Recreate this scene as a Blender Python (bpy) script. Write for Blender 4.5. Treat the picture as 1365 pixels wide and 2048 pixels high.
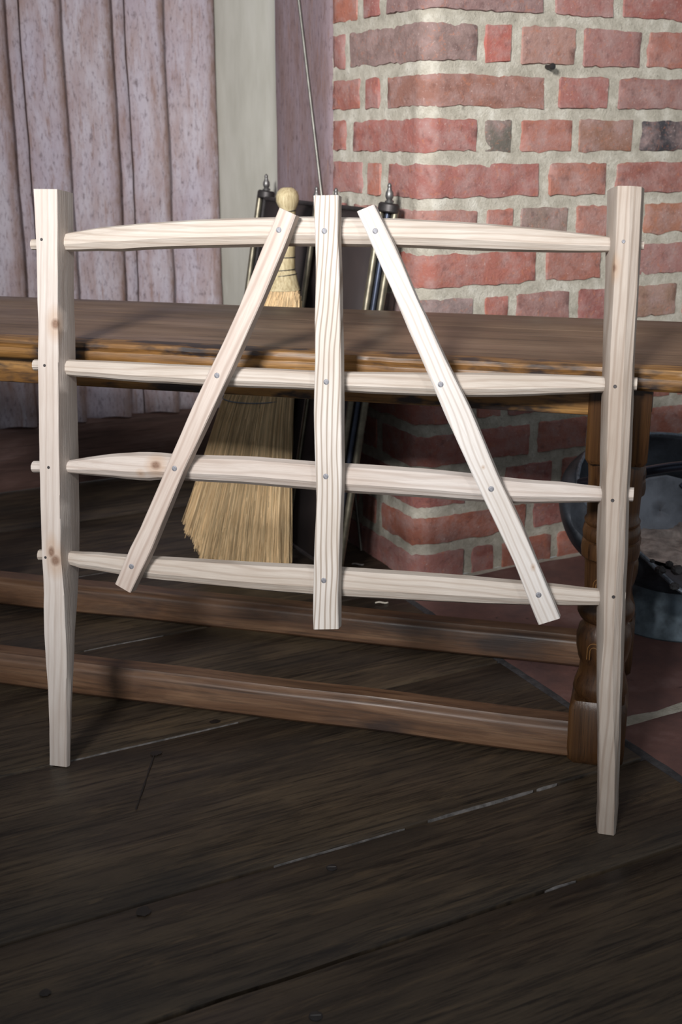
import bpy, math, random
from mathutils import Vector, noise, Matrix

R = math.radians
C = bpy.context.scene.collection
for o in list(bpy.data.objects):
    bpy.data.objects.remove(o)
random.seed(4)

# ---------------------------------------------------------------- camera
F, CX, CY, CAMH = 2389.0, 682.5, 1024.0, 0.741
TH = math.atan(757 / F)
cam = bpy.data.cameras.new('camera')
cam_o = bpy.data.objects.new('camera', cam)
C.objects.link(cam_o)
cam_o.location = (0, 0, CAMH)
cam_o.rotation_euler = (math.pi / 2 - TH, 0, 0)
cam.sensor_fit = 'VERTICAL'
cam.sensor_height = 36.0
cam.sensor_width = 24.0
cam.lens = F / 2048 * 36.0
cam.clip_start = 0.02
cam.dof.use_dof = True
cam.dof.focus_distance = 1.42
cam.dof.aperture_fstop = 9.0
bpy.context.scene.camera = cam_o

# ---------------------------------------------------------------- light
sc = bpy.context.scene
sc.view_settings.view_transform = 'Standard'
sc.view_settings.look = 'None'
sc.view_settings.gamma = 1.0
sc.view_settings.exposure = 0.0
sc.view_settings.use_curve_mapping = False
world = bpy.data.worlds.new('world')
sc.world = world
world.use_nodes = True
bgn = world.node_tree.nodes['Background']
bgn.inputs[0].default_value = (0.84, 0.92, 1.0, 1)
bgn.inputs[1].default_value = 0.27


def area(name, loc, target, sx, sy, power, col, spread=math.pi):
    l = bpy.data.lights.new(name, 'AREA')
    l.shape = 'RECTANGLE'
    l.size = sx
    l.size_y = sy
    l.energy = power
    l.color = col
    l.spread = spread
    o = bpy.data.objects.new(name, l)
    C.objects.link(o)
    o.location = loc
    o.rotation_euler = (Vector(target) - Vector(loc)).to_track_quat('-Z', 'Y').to_euler()
    return o


area('window_light_left', (-1.0, -1.25, 1.72), (0.02, 1.75, 0.84), 0.5, 0.4, 11.0, (1.0, 0.98, 0.965), R(43))
area('window_light_right', (0.75, -1.2, 1.9), (0.10, 1.75, 0.90), 0.22, 0.22, 1.6, (1.0, 0.97, 0.93), R(44))

# ---------------------------------------------------------------- measuring helpers (camera model)
UP = Vector((0, 0, 1))
CAM = Vector((0, 0, CAMH))


def ray(x, y):
    X = (x - CX) / F
    Y = -(y - CY) / F
    return Vector((X, math.cos(TH) + Y * math.sin(TH), -math.sin(TH) + Y * math.cos(TH)))


def at_floor(x, y, h=0.0):
    r = ray(x, y)
    return CAM + r * ((h - CAMH) / r.z)


def at_plane(x, y, n, p0):
    r = ray(x, y)
    return CAM + r * ((p0 - CAM).dot(n) / r.dot(n))


def at_dist(x, y, d):
    r = ray(x, y)
    return CAM + r * (d / r.y)


def proj(p):
    q = p - CAM
    c, s = math.cos(TH), math.sin(TH)
    z = q.y * c - q.z * s
    v = q.y * s + q.z * c
    return (CX + F * q.x / z, CY - F * v / z)


def solve_px(px, base, direc, lo=-1.5, hi=1.5):
    """parameter t so that base + direc*t shows at column px"""
    def g(t): return proj(base + direc * t)[0] - px
    a, b = lo, hi
    ga = g(a)
    for _ in range(60):
        m = (a + b) / 2
        gm = g(m)
        if (gm > 0) == (ga > 0):
            a, ga = m, gm
        else:
            b = m
    return (a + b) / 2


U = Vector((math.sin(R(63)), math.cos(R(63)), 0))    # along the floor boards and the brick face
T = Vector((-U.y, U.x, 0))                           # away along the chimney's left side
CO = at_floor(833, 1165)                             # chimney corner on the floor


def ab(a, b, z=0.0):
    p = CO + U * a + T * b
    return Vector((p.x, p.y, z))


def N(p, s=1.0):
    return noise.noise(Vector(p) * s)


# ---------------------------------------------------------------- mesh helpers
class MB:
    def __init__(self):
        self.v = []
        self.f = []
        self.g = []
        self.c = []
        self.mi = []

    def vert(self, p, g=None, c=(1, 1, 1)):
        self.v.append(Vector(p))
        self.g.append(tuple(g) if g is not None else tuple(p))
        self.c.append(tuple(c))
        return len(self.v) - 1

    def face(self, ids, mi=0):
        self.f.append(tuple(ids))
        self.mi.append(mi)

    def grid(self, pts, gcs=None, col=(1, 1, 1), closed=False, flip=False, mi=0):
        rows = []
        for i, row in enumerate(pts):
            rows.append([self.vert(p, gcs[i][j] if gcs else None, col) for j, p in enumerate(row)])
        n = len(rows[0])
        for i in range(len(rows) - 1):
            for j in range(n if closed else n - 1):
                k = (j + 1) % n
                q = (rows[i][j], rows[i][k], rows[i + 1][k], rows[i + 1][j])
                self.face(q[::-1] if flip else q, mi)
        return rows

    def box(self, o, ex, ey, ez, seg=1, ax=None, off=(0, 0, 0), bev=0.0, col=(1, 1, 1)):
        """box with corner o and edge vectors; grain runs along ex"""
        ex, ey, ez, o = Vector(ex), Vector(ey), Vector(ez), Vector(o)
        lx, ly, lz = ex.length, ey.length, ez.length
        nx, ny, nz = ex / lx, ey / ly, ez / lz
        secs = []
        b = min(bev, ly * .45, lz * .45)
        if b > 0:
            prof = [(b, 0), (ly - b, 0), (ly - b * .3, b * .3), (ly, b), (ly, lz - b), (ly - b * .3, lz - b * .3), (ly - b, lz), (b, lz), (b * .3, lz - b * .3),
                    (0, lz - b), (0, b), (b * .3, b * .3)]
        else:
            prof = [(0, 0), (ly, 0), (ly, lz), (0, lz)]
        for i in range(seg + 1):
            t = lx * i / seg
            secs.append([(o + nx * t + ny * a + nz * c, (a + off[0], c + off[1], t + off[2])) for a, c in prof])
        rows = [[self.vert(p, g, col) for p, g in s] for s in secs]
        n = len(prof)
        for i in range(seg):
            for j in range(n):
                k = (j + 1) % n
                self.face((rows[i][j], rows[i + 1][j], rows[i + 1][k], rows[i][k]))
        self.face(rows[0])
        self.face(rows[-1][::-1])

    def loft(self, secs, axis=None, off=(0, 0, 0), cap=True, col=(1, 1, 1), flip=False):
        c0 = sum(secs[0], Vector()) / len(secs[0])
        c1 = sum(secs[-1], Vector()) / len(secs[-1])
        ax = (Vector(axis) if axis else (c1 - c0)).normalized()
        s1 = ax.cross(Vector((0.13, 1, 0.07))).normalized()
        if s1.length < .5:
            s1 = ax.cross(UP).normalized()
        s2 = ax.cross(s1)
        rows = []
        for s in secs:
            rows.append([self.vert(p, ((p - c0).dot(s1) + off[0], (p - c0).dot(s2) + off[1], (p - c0).dot(ax) + off[2]), col) for p in s])
        n = len(rows[0])
        for i in range(len(rows) - 1):
            for j in range(n):
                k = (j + 1) % n
                q = (rows[i][j], rows[i][k], rows[i + 1][k], rows[i + 1][j])
                self.face(q[::-1] if flip else q)
        if cap:
            self.face(rows[0] if flip else rows[0][::-1])
            self.face(rows[-1][::-1] if flip else rows[-1])

    def tube(self, pts, rad, n=10, cap=True, off=(0, 0, 0), col=(1, 1, 1)):
        pts = [Vector(p) for p in pts]
        if not isinstance(rad, (list, tuple)):
            rad = [rad] * len(pts)
        secs = []
        t0 = (pts[1] - pts[0]).normalized()
        s = t0.orthogonal().normalized()
        for i, p in enumerate(pts):
            t = (pts[min(i + 1, len(pts) - 1)] - pts[max(i - 1, 0)]).normalized()
            s = (s - t * s.dot(t)).normalized()
            w = t.cross(s)
            secs.append([p + (s * math.cos(2 * math.pi * k / n) + w * math.sin(2 * math.pi * k / n)) * rad[i] for k in range(n)])
        self.loft(secs, cap=cap, off=off, col=col, flip=False)

    def lathe(self, base, axis, prof, n=32, off=(0, 0, 0)):
        """prof = [(height, radius)]"""
        base, axis = Vector(base), Vector(axis).normalized()
        s = axis.orthogonal().normalized()
        w = axis.cross(s)
        secs = [[base + axis * h + (s * math.cos(2 * math.pi * k / n) + w * math.sin(2 * math.pi * k / n)) * r for k in range(n)] for h, r in prof]
        self.loft(secs, axis=axis, off=off)

    def build(self, name, mats, parent=None, origin=None, smooth=38):
        if parent is not None:
            org = parent['_o'] if '_o' in parent else (0, 0, 0)
            org = Vector(org)
        else:
            org = Vector(origin) if origin is not None else Vector((0, 0, 0))
        me = bpy.data.meshes.new(name)
        me.from_pydata([tuple(p - org) for p in self.v], [], self.f)
        a = me.attributes.new('gc', 'FLOAT_VECTOR', 'POINT')
        a.data.foreach_set('vector', [x for g in self.g for x in g])
        ca = me.attributes.new('col', 'FLOAT_COLOR', 'POINT')
        ca.data.foreach_set('color', [x for c in self.c for x in (c[0], c[1], c[2], 1)])
        if not isinstance(mats, (list, tuple)):
            mats = [mats]
        for m in mats:
            me.materials.append(m)
        me.polygons.foreach_set('material_index', self.mi)
        if smooth:
            me.polygons.foreach_set('use_smooth', [True] * len(me.polygons))
            me.set_sharp_from_angle(angle=R(smooth))
        me.update()
        o = bpy.data.objects.new(name, me)
        C.objects.link(o)
        if parent is not None:
            o.parent = parent
            o['_o'] = tuple(org)
        else:
            o.location = org
            o['_o'] = tuple(org)
        return o


def thing(name, label, cat, loc, group=None):
    o = bpy.data.objects.new(name, None)
    o.empty_display_size = 0.05
    C.objects.link(o)
    o.location = loc
    o['_o'] = tuple(loc)
    return tag(o, label, cat, group)


def tag(o, label, cat, group=None):
    o['label'] = label
    o['category'] = cat
    if group:
        o['group'] = group
    return o


def struct(o):
    o['kind'] = 'structure'
    return o


# ---------------------------------------------------------------- materials
def mat(name):
    m = bpy.data.materials.new(name)
    m.use_nodes = True
    nt = m.node_tree
    b = nt.nodes['Principled BSDF']
    return m, nt, b


def node(nt, t, **kw):
    n = nt.nodes.new(t)
    for k, v in kw.items():
        setattr(n, k, v)
    return n


def gcv(nt, scale=(1, 1, 1), attr='gc'):
    a = node(nt, 'ShaderNodeAttribute', attribute_name=attr)
    m = node(nt, 'ShaderNodeMapping')
    m.inputs['Scale'].default_value = scale
    nt.links.new(a.outputs['Vector'], m.inputs['Vector'])
    return m.outputs['Vector']


def nz(nt, vec, scale, detail=4, rough=.55, dist=0.0):
    n = node(nt, 'ShaderNodeTexNoise')
    n.inputs['Scale'].default_value = scale
    n.inputs['Detail'].default_value = detail
    n.inputs['Roughness'].default_value = rough
    n.inputs['Distortion'].default_value = dist
    nt.links.new(vec, n.inputs['Vector'])
    return n.outputs['Fac']


def ramp(nt, fac, stops):
    r = node(nt, 'ShaderNodeValToRGB')
    el = r.color_ramp.elements
    while len(el) < len(stops):
        el.new(0.5)
    for e, (p, c) in zip(el, stops):
        e.position = p
        e.color = (c[0], c[1], c[2], 1) if hasattr(c, '__len__') else (c, c, c, 1)
    nt.links.new(fac, r.inputs['Fac'])
    return r.outputs['Color']


def mix(nt, a, b, fac, mode='MIX'):
    n = node(nt, 'ShaderNodeMix', data_type='RGBA', blend_type=mode)
    for sock, v in ((n.inputs['Factor'], fac), (n.inputs['A'], a), (n.inputs['B'], b)):
        if hasattr(v, 'is_output') or hasattr(v, 'links'):
            nt.links.new(v, sock)
        elif hasattr(v, '__len__'):
            sock.default_value = (v[0], v[1], v[2], 1)
        else:
            sock.default_value = v
    return n.outputs['Result']


def bump(nt, b, h, strength, dist=0.002):
    n = node(nt, 'ShaderNodeBump')
    n.inputs['Strength'].default_value = strength
    n.inputs['Distance'].default_value = dist
    nt.links.new(h, n.inputs['Height'])
    nt.links.new(n.outputs['Normal'], b.inputs['Normal'])


def spots(nt, pts):
    """mask of knots: pts = [(x,y,z,r)] in object space"""
    tc = node(nt, 'ShaderNodeTexCoord')
    out = None
    for x, y, z, r, zs in pts:
        s = node(nt, 'ShaderNodeVectorMath', operation='SUBTRACT')
        s.inputs[1].default_value = (x, y, z)
        nt.links.new(tc.outputs['Object'], s.inputs[0])
        sc_ = node(nt, 'ShaderNodeVectorMath', operation='MULTIPLY')
        sc_.inputs[1].default_value = (1 / r, 1 / (r * 1.3), 1 / (r * zs))
        nt.links.new(s.outputs[0], sc_.inputs[0])
        l = node(nt, 'ShaderNodeVectorMath', operation='LENGTH')
        nt.links.new(sc_.outputs[0], l.inputs[0])
        mr = node(nt, 'ShaderNodeMapRange')
        mr.inputs['From Min'].default_value = 1.25
        mr.inputs['From Max'].default_value = 0.55
        nt.links.new(l.outputs['Value'], mr.inputs['Value'])
        if out is None:
            out = mr.outputs[0]
        else:
            mx = node(nt, 'ShaderNodeMath', operation='MAXIMUM')
            nt.links.new(out, mx.inputs[0])
            nt.links.new(mr.outputs[0], mx.inputs[1])
            out = mx.outputs[0]
    return out


def ash_wood(name, c_hi, c_lo, line, lw=0.5, ringscale=60, knots=None):
    m, nt, b = mat(name)
    v = gcv(nt, (1, 1, .06))
    blot = nz(nt, gcv(nt, (1, 1, .3)), 22, 4)
    base = ramp(nt, blot, [(.32, c_lo), (.62, c_hi)])
    w = node(nt, 'ShaderNodeTexWave', wave_type='BANDS', bands_direction='X', wave_profile='SIN')
    w.inputs['Scale'].default_value = ringscale
    w.inputs['Distortion'].default_value = 2.5
    w.inputs['Detail'].default_value = 3
    w.inputs['Detail Scale'].default_value = 1.2
    wn = node(nt, 'ShaderNodeTexNoise')
    wn.inputs['Scale'].default_value = 7
    wn.inputs['Detail'].default_value = 3
    nt.links.new(gcv(nt, (1, 1, .4)), wn.inputs['Vector'])
    wm = node(nt, 'ShaderNodeVectorMath', operation='MULTIPLY_ADD')
    wm.inputs[1].default_value = (.032, .032, .032)
    nt.links.new(wn.outputs['Color'], wm.inputs[0])
    nt.links.new(v, wm.inputs[2])
    nt.links.new(wm.outputs[0], w.inputs['Vector'])
    rings = ramp(nt, w.outputs['Fac'], [(.0, 1), (.22, .35), (.42, 0)])
    fib = nz(nt, gcv(nt, (1, 1, .035)), 420, 3, .7)
    fibm = ramp(nt, fib, [(.3, .0), (.75, 1)])
    rm = node(nt, 'ShaderNodeMath', operation='MULTIPLY')
    nt.links.new(rings, rm.inputs[0])
    rm.inputs[1].default_value = lw
    c = mix(nt, base, line, rm.outputs[0])
    fm = node(nt, 'ShaderNodeMath', operation='MULTIPLY')
    nt.links.new(fibm, fm.inputs[0])
    fm.inputs[1].default_value = .3
    c = mix(nt, c, line, fm.outputs[0])
    if knots:
        k = spots(nt, [(x, y, z, r * 2.1, zs * 1.6) for x, y, z, r, zs in knots])
        k2 = spots(nt, knots)
        kk = node(nt, 'ShaderNodeMath', operation='MULTIPLY')
        nt.links.new(k, kk.inputs[0])
        kk.inputs[1].default_value = .5
        c = mix(nt, c, (.42, .27, .17), kk.outputs[0])
        kn = mix(nt, (.13, .075, .05), (.32, .2, .14), nz(nt, gcv(nt), 500, 2))
        c = mix(nt, c, kn, k2)
    nt.links.new(c, b.inputs['Base Color'])
    b.inputs['Roughness'].default_value = .62
    b.inputs['Specular IOR Level'].default_value = .3
    bump(nt, b, fib, .5, .0012)
    return m


def dark_oak(name, stops, rough=.4, streak=(1, 1, .05), sc1=38, fine=260, bumpd=.001, blot=None, spec=.5):
    m, nt, b = mat(name)
    n1 = nz(nt, gcv(nt, streak), sc1, 6, .62, .6)
    n2 = nz(nt, gcv(nt, (1, 1, .03)), fine, 4, .7)
    c = ramp(nt, n1, stops)
    c = mix(nt, c, (.0, .0, .0), ramp(nt, n2, [(.5, 0), (.74, .75)]))
    if blot:
        n3 = nz(nt, gcv(nt, (1, 1, .35)), blot[1], 4, .6)
        c = mix(nt, c, blot[0], ramp(nt, n3, [(blot[2], 0), (blot[3], blot[4])]))
    nt.links.new(c, b.inputs['Base Color'])
    rr = ramp(nt, nz(nt, gcv(nt, (1, 1, .4)), 14, 4), [(.3, rough - .08), (.7, rough + .14)])
    nt.links.new(rr, b.inputs['Roughness'])
    b.inputs['Specular IOR Level'].default_value = spec
    bump(nt, b, n2, .4, bumpd)
    return m


def plain(name, col, rough=.5, metal=0.0, nscale=40, var=.25, bumpd=0.0, spec=.5):
    m, nt, b = mat(name)
    v = gcv(nt)
    n = nz(nt, v, nscale, 5, .6)
    lo = tuple(x * (1 - var) for x in col)
    hi = tuple(min(1, x * (1 + var)) for x in col)
    nt.links.new(ramp(nt, n, [(.3, lo), (.7, hi)]), b.inputs['Base Color'])
    b.inputs['Roughness'].default_value = rough
    b.inputs['Metallic'].default_value = metal
    b.inputs['Specular IOR Level'].default_value = spec
    if bumpd:
        bump(nt, b, nz(nt, v, nscale * 3, 4), .6, bumpd)
    return m


# the setting's materials
def brick_mat():
    m, nt, b = mat('brick')
    a = node(nt, 'ShaderNodeAttribute', attribute_name='col')
    v = gcv(nt)
    n1 = nz(nt, v, 26, 6, .65)
    c = mix(nt, a.outputs['Color'], (.37, .26, .245), ramp(nt, n1, [(.42, 0), (.70, .75)]))
    n2 = nz(nt, v, 55, 5, .6)
    c = mix(nt, c, (.075, .035, .035), ramp(nt, n2, [(.55, 0), (.76, .6)]))
    n4 = nz(nt, v, 170, 4, .7)
    c = mix(nt, c, (.62, .5, .46), ramp(nt, n4, [(.60, 0), (.74, .6)]))
    n5 = nz(nt, v, 90, 5, .7, 1.0)
    c = mix(nt, c, (.42, .16, .09), ramp(nt, n5, [(.56, 0), (.68, .6)]))
    nt.links.new(c, b.inputs['Base Color'])
    b.inputs['Roughness'].default_value = .85
    b.inputs['Specular IOR Level'].default_value = .2
    bump(nt, b, nz(nt, v, 150, 6, .7), .7, .003)
    return m


def mortar_mat():
    m, nt, b = mat('mortar')
    v = gcv(nt)
    c = ramp(nt, nz(nt, v, 30, 6, .7), [(.3, (.36, .33, .27)), (.5, (.50, .465, .39)), (.7, (.68, .65, .57))])
    c = mix(nt, c, (.10, .085, .07), ramp(nt, nz(nt, v, 160, 5, .75), [(.58, 0), (.72, .6)]))
    nt.links.new(c, b.inputs['Base Color'])
    b.inputs['Roughness'].default_value = .95
    b.inputs['Specular IOR Level'].default_value = .1
    bump(nt, b, nz(nt, v, 240, 6, .75), .8, .004)
    return m


def painted_boards(name, pale, under, dark, k=1.0):
    m, nt, b = mat(name)
    n1 = nz(nt, gcv(nt, (1, 1, .22)), 26, 7, .68)
    c = ramp(nt, n1, [(.34, under), (.47, tuple((p + u) / 2 for p, u in zip(pale, under))), (.58, pale)])
    c = mix(nt, c, (.36, .32, .41) if k == 1 else (.25, .205, .235), ramp(nt, nz(nt, gcv(nt, (1, 1, .4)), 9, 3), [(.42, 0), (.7, .5)]))
    n2 = nz(nt, gcv(nt, (1, 1, .3)), 170, 6, .75)
    c = mix(nt, c, dark, ramp(nt, n2, [(.52, 0), (.66, .8 * k)]))
    n6 = nz(nt, gcv(nt, (1, 1, .12)), 75, 5, .7)
    c = mix(nt, c, (.22, .125, .095), ramp(nt, n6, [(.55, 0), (.68, .7)]))
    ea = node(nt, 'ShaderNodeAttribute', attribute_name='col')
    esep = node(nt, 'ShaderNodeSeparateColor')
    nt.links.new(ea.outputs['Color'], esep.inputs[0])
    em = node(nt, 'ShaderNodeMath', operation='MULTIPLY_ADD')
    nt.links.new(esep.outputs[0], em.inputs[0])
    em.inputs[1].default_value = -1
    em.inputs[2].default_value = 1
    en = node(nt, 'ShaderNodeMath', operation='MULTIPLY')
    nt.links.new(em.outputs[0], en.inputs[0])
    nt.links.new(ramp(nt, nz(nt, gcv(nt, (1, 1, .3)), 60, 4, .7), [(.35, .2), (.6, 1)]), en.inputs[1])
    c = mix(nt, c, (.20, .12, .09), en.outputs[0])  # brown at board edges and grooves: wear, with the shade there painted in
    n3 = nz(nt, gcv(nt, (1, 1, .5)), 42, 5, .7)
    c = mix(nt, c, dark, ramp(nt, n3, [(.61, 0), (.74, .9 * k)]))
    nt.links.new(c, b.inputs['Base Color'])
    b.inputs['Roughness'].default_value = .7
    b.inputs['Specular IOR Level'].default_value = .25
    bump(nt, b, nz(nt, gcv(nt, (1, 1, .12)), 180, 5, .7), .6, .0015)
    return m


def plaster_mat():
    m, nt, b = mat('plaster')
    v = gcv(nt, (1, 1, .4))
    c = ramp(nt, nz(nt, v, 14, 6, .6), [(.3, (.44, .43, .37)), (.6, (.53, .52, .46)), (.8, (.58, .57, .52))])
    c = mix(nt, c, (.6, .62, .58), ramp(nt, nz(nt, gcv(nt, (1, 1, .25)), 45, 4), [(.66, 0), (.8, .5)]))
    nt.links.new(c, b.inputs['Base Color'])
    b.inputs['Roughness'].default_value = .8
    bump(nt, b, nz(nt, v, 60, 5), .3, .001)
    return m


def tile_mat():
    m, nt, b = mat('hearth_tile')
    v = gcv(nt)
    c = ramp(nt, nz(nt, v, 9, 6, .65), [(.3, (.075, .045, .045)), (.55, (.15, .075, .065)), (.75, (.23, .14, .13))])
    c = mix(nt, c, (.02, .015, .015), ramp(nt, nz(nt, v, 70, 4, .6), [(.64, 0), (.74, .85)]))
    nt.links.new(c, b.inputs['Base Color'])
    b.inputs['Roughness'].default_value = .6
    bump(nt, b, nz(nt, v, 70, 5), .4, .002)
    return m


M = {}
M['brick'] = brick_mat()
M['mortar'] = mortar_mat()
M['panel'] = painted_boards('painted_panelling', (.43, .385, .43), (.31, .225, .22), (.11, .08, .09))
M['stud'] = painted_boards('painted_post', (.215, .16, .175), (.16, .095, .08), (.06, .035, .035), .8)
M['sill'] = dark_oak('sill_wood', [(.3, (.07, .038, .032)), (.55, (.13, .072, .060)), (.8, (.22, .14, .125))], .55, (1, 1, .2), 22)
M['plaster'] = plaster_mat()
M['tile'] = tile_mat()
def floor_mat():
    m, nt, b = mat('floor_oak')
    n1 = nz(nt, gcv(nt, (1, 1, .18)), 14, 6, .65, .5)
    c = ramp(nt, n1, [(.30, (.030, .021, .015)), (.5, (.058, .042, .028)), (.7, (.095, .068, .042))])
    n2 = nz(nt, gcv(nt, (1, 1, .055)), 150, 5, .75, .4)
    c = mix(nt, c, (.007, .005, .004), ramp(nt, n2, [(.46, 0), (.64, .85)]))
    n3 = nz(nt, gcv(nt, (1, 1, .09)), 90, 5, .7, .8)
    c = mix(nt, c, (.13, .088, .05), ramp(nt, n3, [(.54, 0), (.70, .6)]))
    n4 = nz(nt, gcv(nt, (1, 1, .5)), 11, 5, .65)
    c = mix(nt, c, (.016, .014, .013), ramp(nt, n4, [(.5, 0), (.7, .65)]))
    nt.links.new(c, b.inputs['Base Color'])
    rr = ramp(nt, nz(nt, gcv(nt, (1, 1, .4)), 14, 4), [(.3, .36), (.7, .56)])
    nt.links.new(rr, b.inputs['Roughness'])
    b.inputs['Specular IOR Level'].default_value = .35
    bump(nt, b, n2, .5, .001)
    return m


M['floor'] = floor_mat()
M['dust'] = plain('gap_dust', (.15, .14, .135), .95, 0, 90, .6)
M['gap'] = plain('floor_gap', (.01, .009, .009), .9)
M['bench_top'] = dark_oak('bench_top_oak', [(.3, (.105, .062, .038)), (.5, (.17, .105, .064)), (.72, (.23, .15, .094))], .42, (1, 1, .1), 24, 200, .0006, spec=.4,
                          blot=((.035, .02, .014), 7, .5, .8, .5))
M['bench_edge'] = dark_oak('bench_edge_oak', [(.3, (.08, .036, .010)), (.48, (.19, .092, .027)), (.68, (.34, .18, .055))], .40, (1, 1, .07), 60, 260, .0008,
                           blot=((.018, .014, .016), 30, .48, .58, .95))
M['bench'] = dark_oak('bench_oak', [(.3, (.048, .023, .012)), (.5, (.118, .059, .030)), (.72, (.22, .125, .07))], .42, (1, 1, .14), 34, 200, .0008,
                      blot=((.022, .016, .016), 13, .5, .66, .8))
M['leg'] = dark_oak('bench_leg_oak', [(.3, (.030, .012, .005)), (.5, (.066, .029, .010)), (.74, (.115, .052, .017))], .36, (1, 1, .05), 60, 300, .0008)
M['carve'] = plain('carved_line', (.16, .075, .022), .5)
M['nail'] = plain('steel_nail', (.22, .22, .24), .6, .5, 500, .5)
M['iron'] = plain('dark_iron', (.055, .05, .05), .5, .7, 60, .3)
M['pewter'] = plain('dull_metal', (.20, .195, .19), .42, .8, 60, .3)
M['brass'] = plain('aged_brass', (.24, .215, .16), .42, .85, 60, .3)
M['bluesteel'] = plain('dark_steel', (.06, .07, .10), .4, .8)
M['rod'] = plain('rod_metal', (.20, .195, .175), .45, .7)
M['scuttle'] = plain('scuttle_iron', (.06, .068, .082), .5, .55, 26, .55, .0008)
M['scuttle_in'] = plain('shovel_steel', (.26, .27, .30), .5, .45, 14, .5)
M['zinc'] = plain('scuttle_foot_zinc', (.11, .145, .175), .5, .5, 30, .6)
M['rim'] = plain('rim_metal', (.17, .20, .24), .45, .6, 120, .5)  # lighter than the body: the lip's highlight is put into this colour
M['ashes'] = plain('ashes', (.33, .28, .255), .95, 0, 40, .6, .004)
M['coal'] = plain('cinder', (.02, .02, .022), .7, 0, 90, .5, .004)
M['paper'] = plain('scrap', (.55, .5, .42), .8, 0, 90, .2)
M['knotwood'] = plain('board_knot', (.012, .009, .008), .5)
M['wire'] = plain('binding_wire', (.09, .085, .075), .5, .6)
M['thread'] = plain('binding_thread', (.12, .15, .19), .8)


def screen_mesh_mat():
    m, nt, b = mat('spark_mesh')
    v = gcv(nt)
    ck = node(nt, 'ShaderNodeTexChecker')
    ck.inputs['Scale'].default_value = 520
    ck.inputs['Color1'].default_value = (.075, .055, .052, 1)
    ck.inputs['Color2'].default_value = (.035, .025, .025, 1)
    nt.links.new(v, ck.inputs['Vector'])
    c = mix(nt, ck.outputs['Color'], (.02, .016, .016), nz(nt, v, 12, 3))
    nt.links.new(c, b.inputs['Base Color'])
    b.inputs['Roughness'].default_value = .6
    b.inputs['Metallic'].default_value = .3
    return m


M['mesh'] = screen_mesh_mat()


def straw_mat(name, hi, lo):
    m, nt, b = mat(name)
    a = node(nt, 'ShaderNodeAttribute', attribute_name='col')
    n = nz(nt, gcv(nt, (1, 1, .04)), 300, 3, .7)
    c = ramp(nt, n, [(.32, lo), (.62, hi)])
    c = mix(nt, c, a.outputs['Color'], 1.0, 'MULTIPLY')
    nt.links.new(c, b.inputs['Base Color'])
    b.inputs['Roughness'].default_value = .55
    b.inputs['Specular IOR Level'].default_value = .3
    bump(nt, b, n, .6, .0015)
    return m


M['straw'] = straw_mat('broom_straw', (.88, .68, .42), (.54, .36, .185))
M['straw_top'] = straw_mat('broom_head_straw', (.58, .49, .30), (.34, .26, .14))

# ---------------------------------------------------------------- floor
mb = MB()
edges = [0.93, 0.606, 0.295, -0.018, -0.336, -0.655, -0.823, -1.14, -1.46, -1.78, -2.1, -2.42]


def wob(e, a):
    return e + .0022 * N((a * 3.1, e * 9.7, 1.3)) + .0012 * N((a * 14, e * 5, 4.1))


for i in range(len(edges) - 1):
    b1, b0 = edges[i], edges[i + 1]
    a_end = 0.0 if b0 > -.1 else -.058
    gap = .0022 if i != 5 else .003
    n = 150
    offx, offz = random.uniform(0, 9), random.uniform(0, 9)
    pts, gcs = [], []
    prof = [(0, -.012), (0, -.0012), (.0016, 0), (.3, 0), (.5, 0), (.7, 0), (1.0016, 0), (1, -.0012), (1, -.012)]
    for k in range(n + 1):
        a = -2.6 + (a_end + 2.6) * k / n
        lo = wob(b0, a) + gap
        hi = wob(b1, a) - gap
        row, gr = [], []
        for t, z in prof:
            if t == .0016: b_ = lo + .0016
            elif t == 1.0016: b_ = hi - .0016
            else: b_ = lo + (hi - lo) * t
            z2 = z + (.0006 * N((a * 4, b_ * 9, 2)) if z == 0 else 0)
            row.append(ab(a, b_, z2 - .0003))
            gr.append((b_ + offx, offx, a + offz))
        pts.append(row)
        gcs.append(gr)
    mb.grid(pts, gcs, flip=False)
floor = struct(mb.build('floor', M['floor'], smooth=60))
mb = MB()
mb.grid([[ab(-2.6, -2.5, -.012), ab(0.0, -2.5, -.012)], [ab(-2.6, .95, -.012), ab(0.0, .95, -.012)]])
mb.build('floor_gap', M['gap'], floor)
# pale dirt and filler packed into parts of the gaps
mb = MB()


def filler(e, a0, a1, w, z, seed):
    k = int((a1 - a0) / .004)
    pts = []
    for q in range(k + 1):
        a = a0 + (a1 - a0) * q / k
        t = math.sin(math.pi * q / k) ** .4
        ww = w * t * (.55 + .9 * abs(N((a * 40, seed, 0))))
        c = wob(e, a) + .0006 * N((a * 60, seed, 3))
        pts.append([ab(a, c - ww, z - .003), ab(a, c - ww * .6, z), ab(a, c + ww * .6, z), ab(a, c + ww, z - .003)])
    mb.grid(pts)


filler(-.655, -.37, -.225, .0034, .0004, 1)
filler(-.655, -.22, -.19, .0022, .0002, 2)
filler(-.655, -.56, -.40, .0020, -.0012, 2)
filler(-.336, -.72, -.47, .0016, -.0006, 5)
filler(-.018, -.59, -.465, .0018, -.0006, 7)
filler(.295, -.52, -.44, .0016, -.0008, 9)
filler(-.823, -.33, -.29, .004, -.001, 12)
mb.build('gap_filler', M['dust'], floor)
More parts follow.
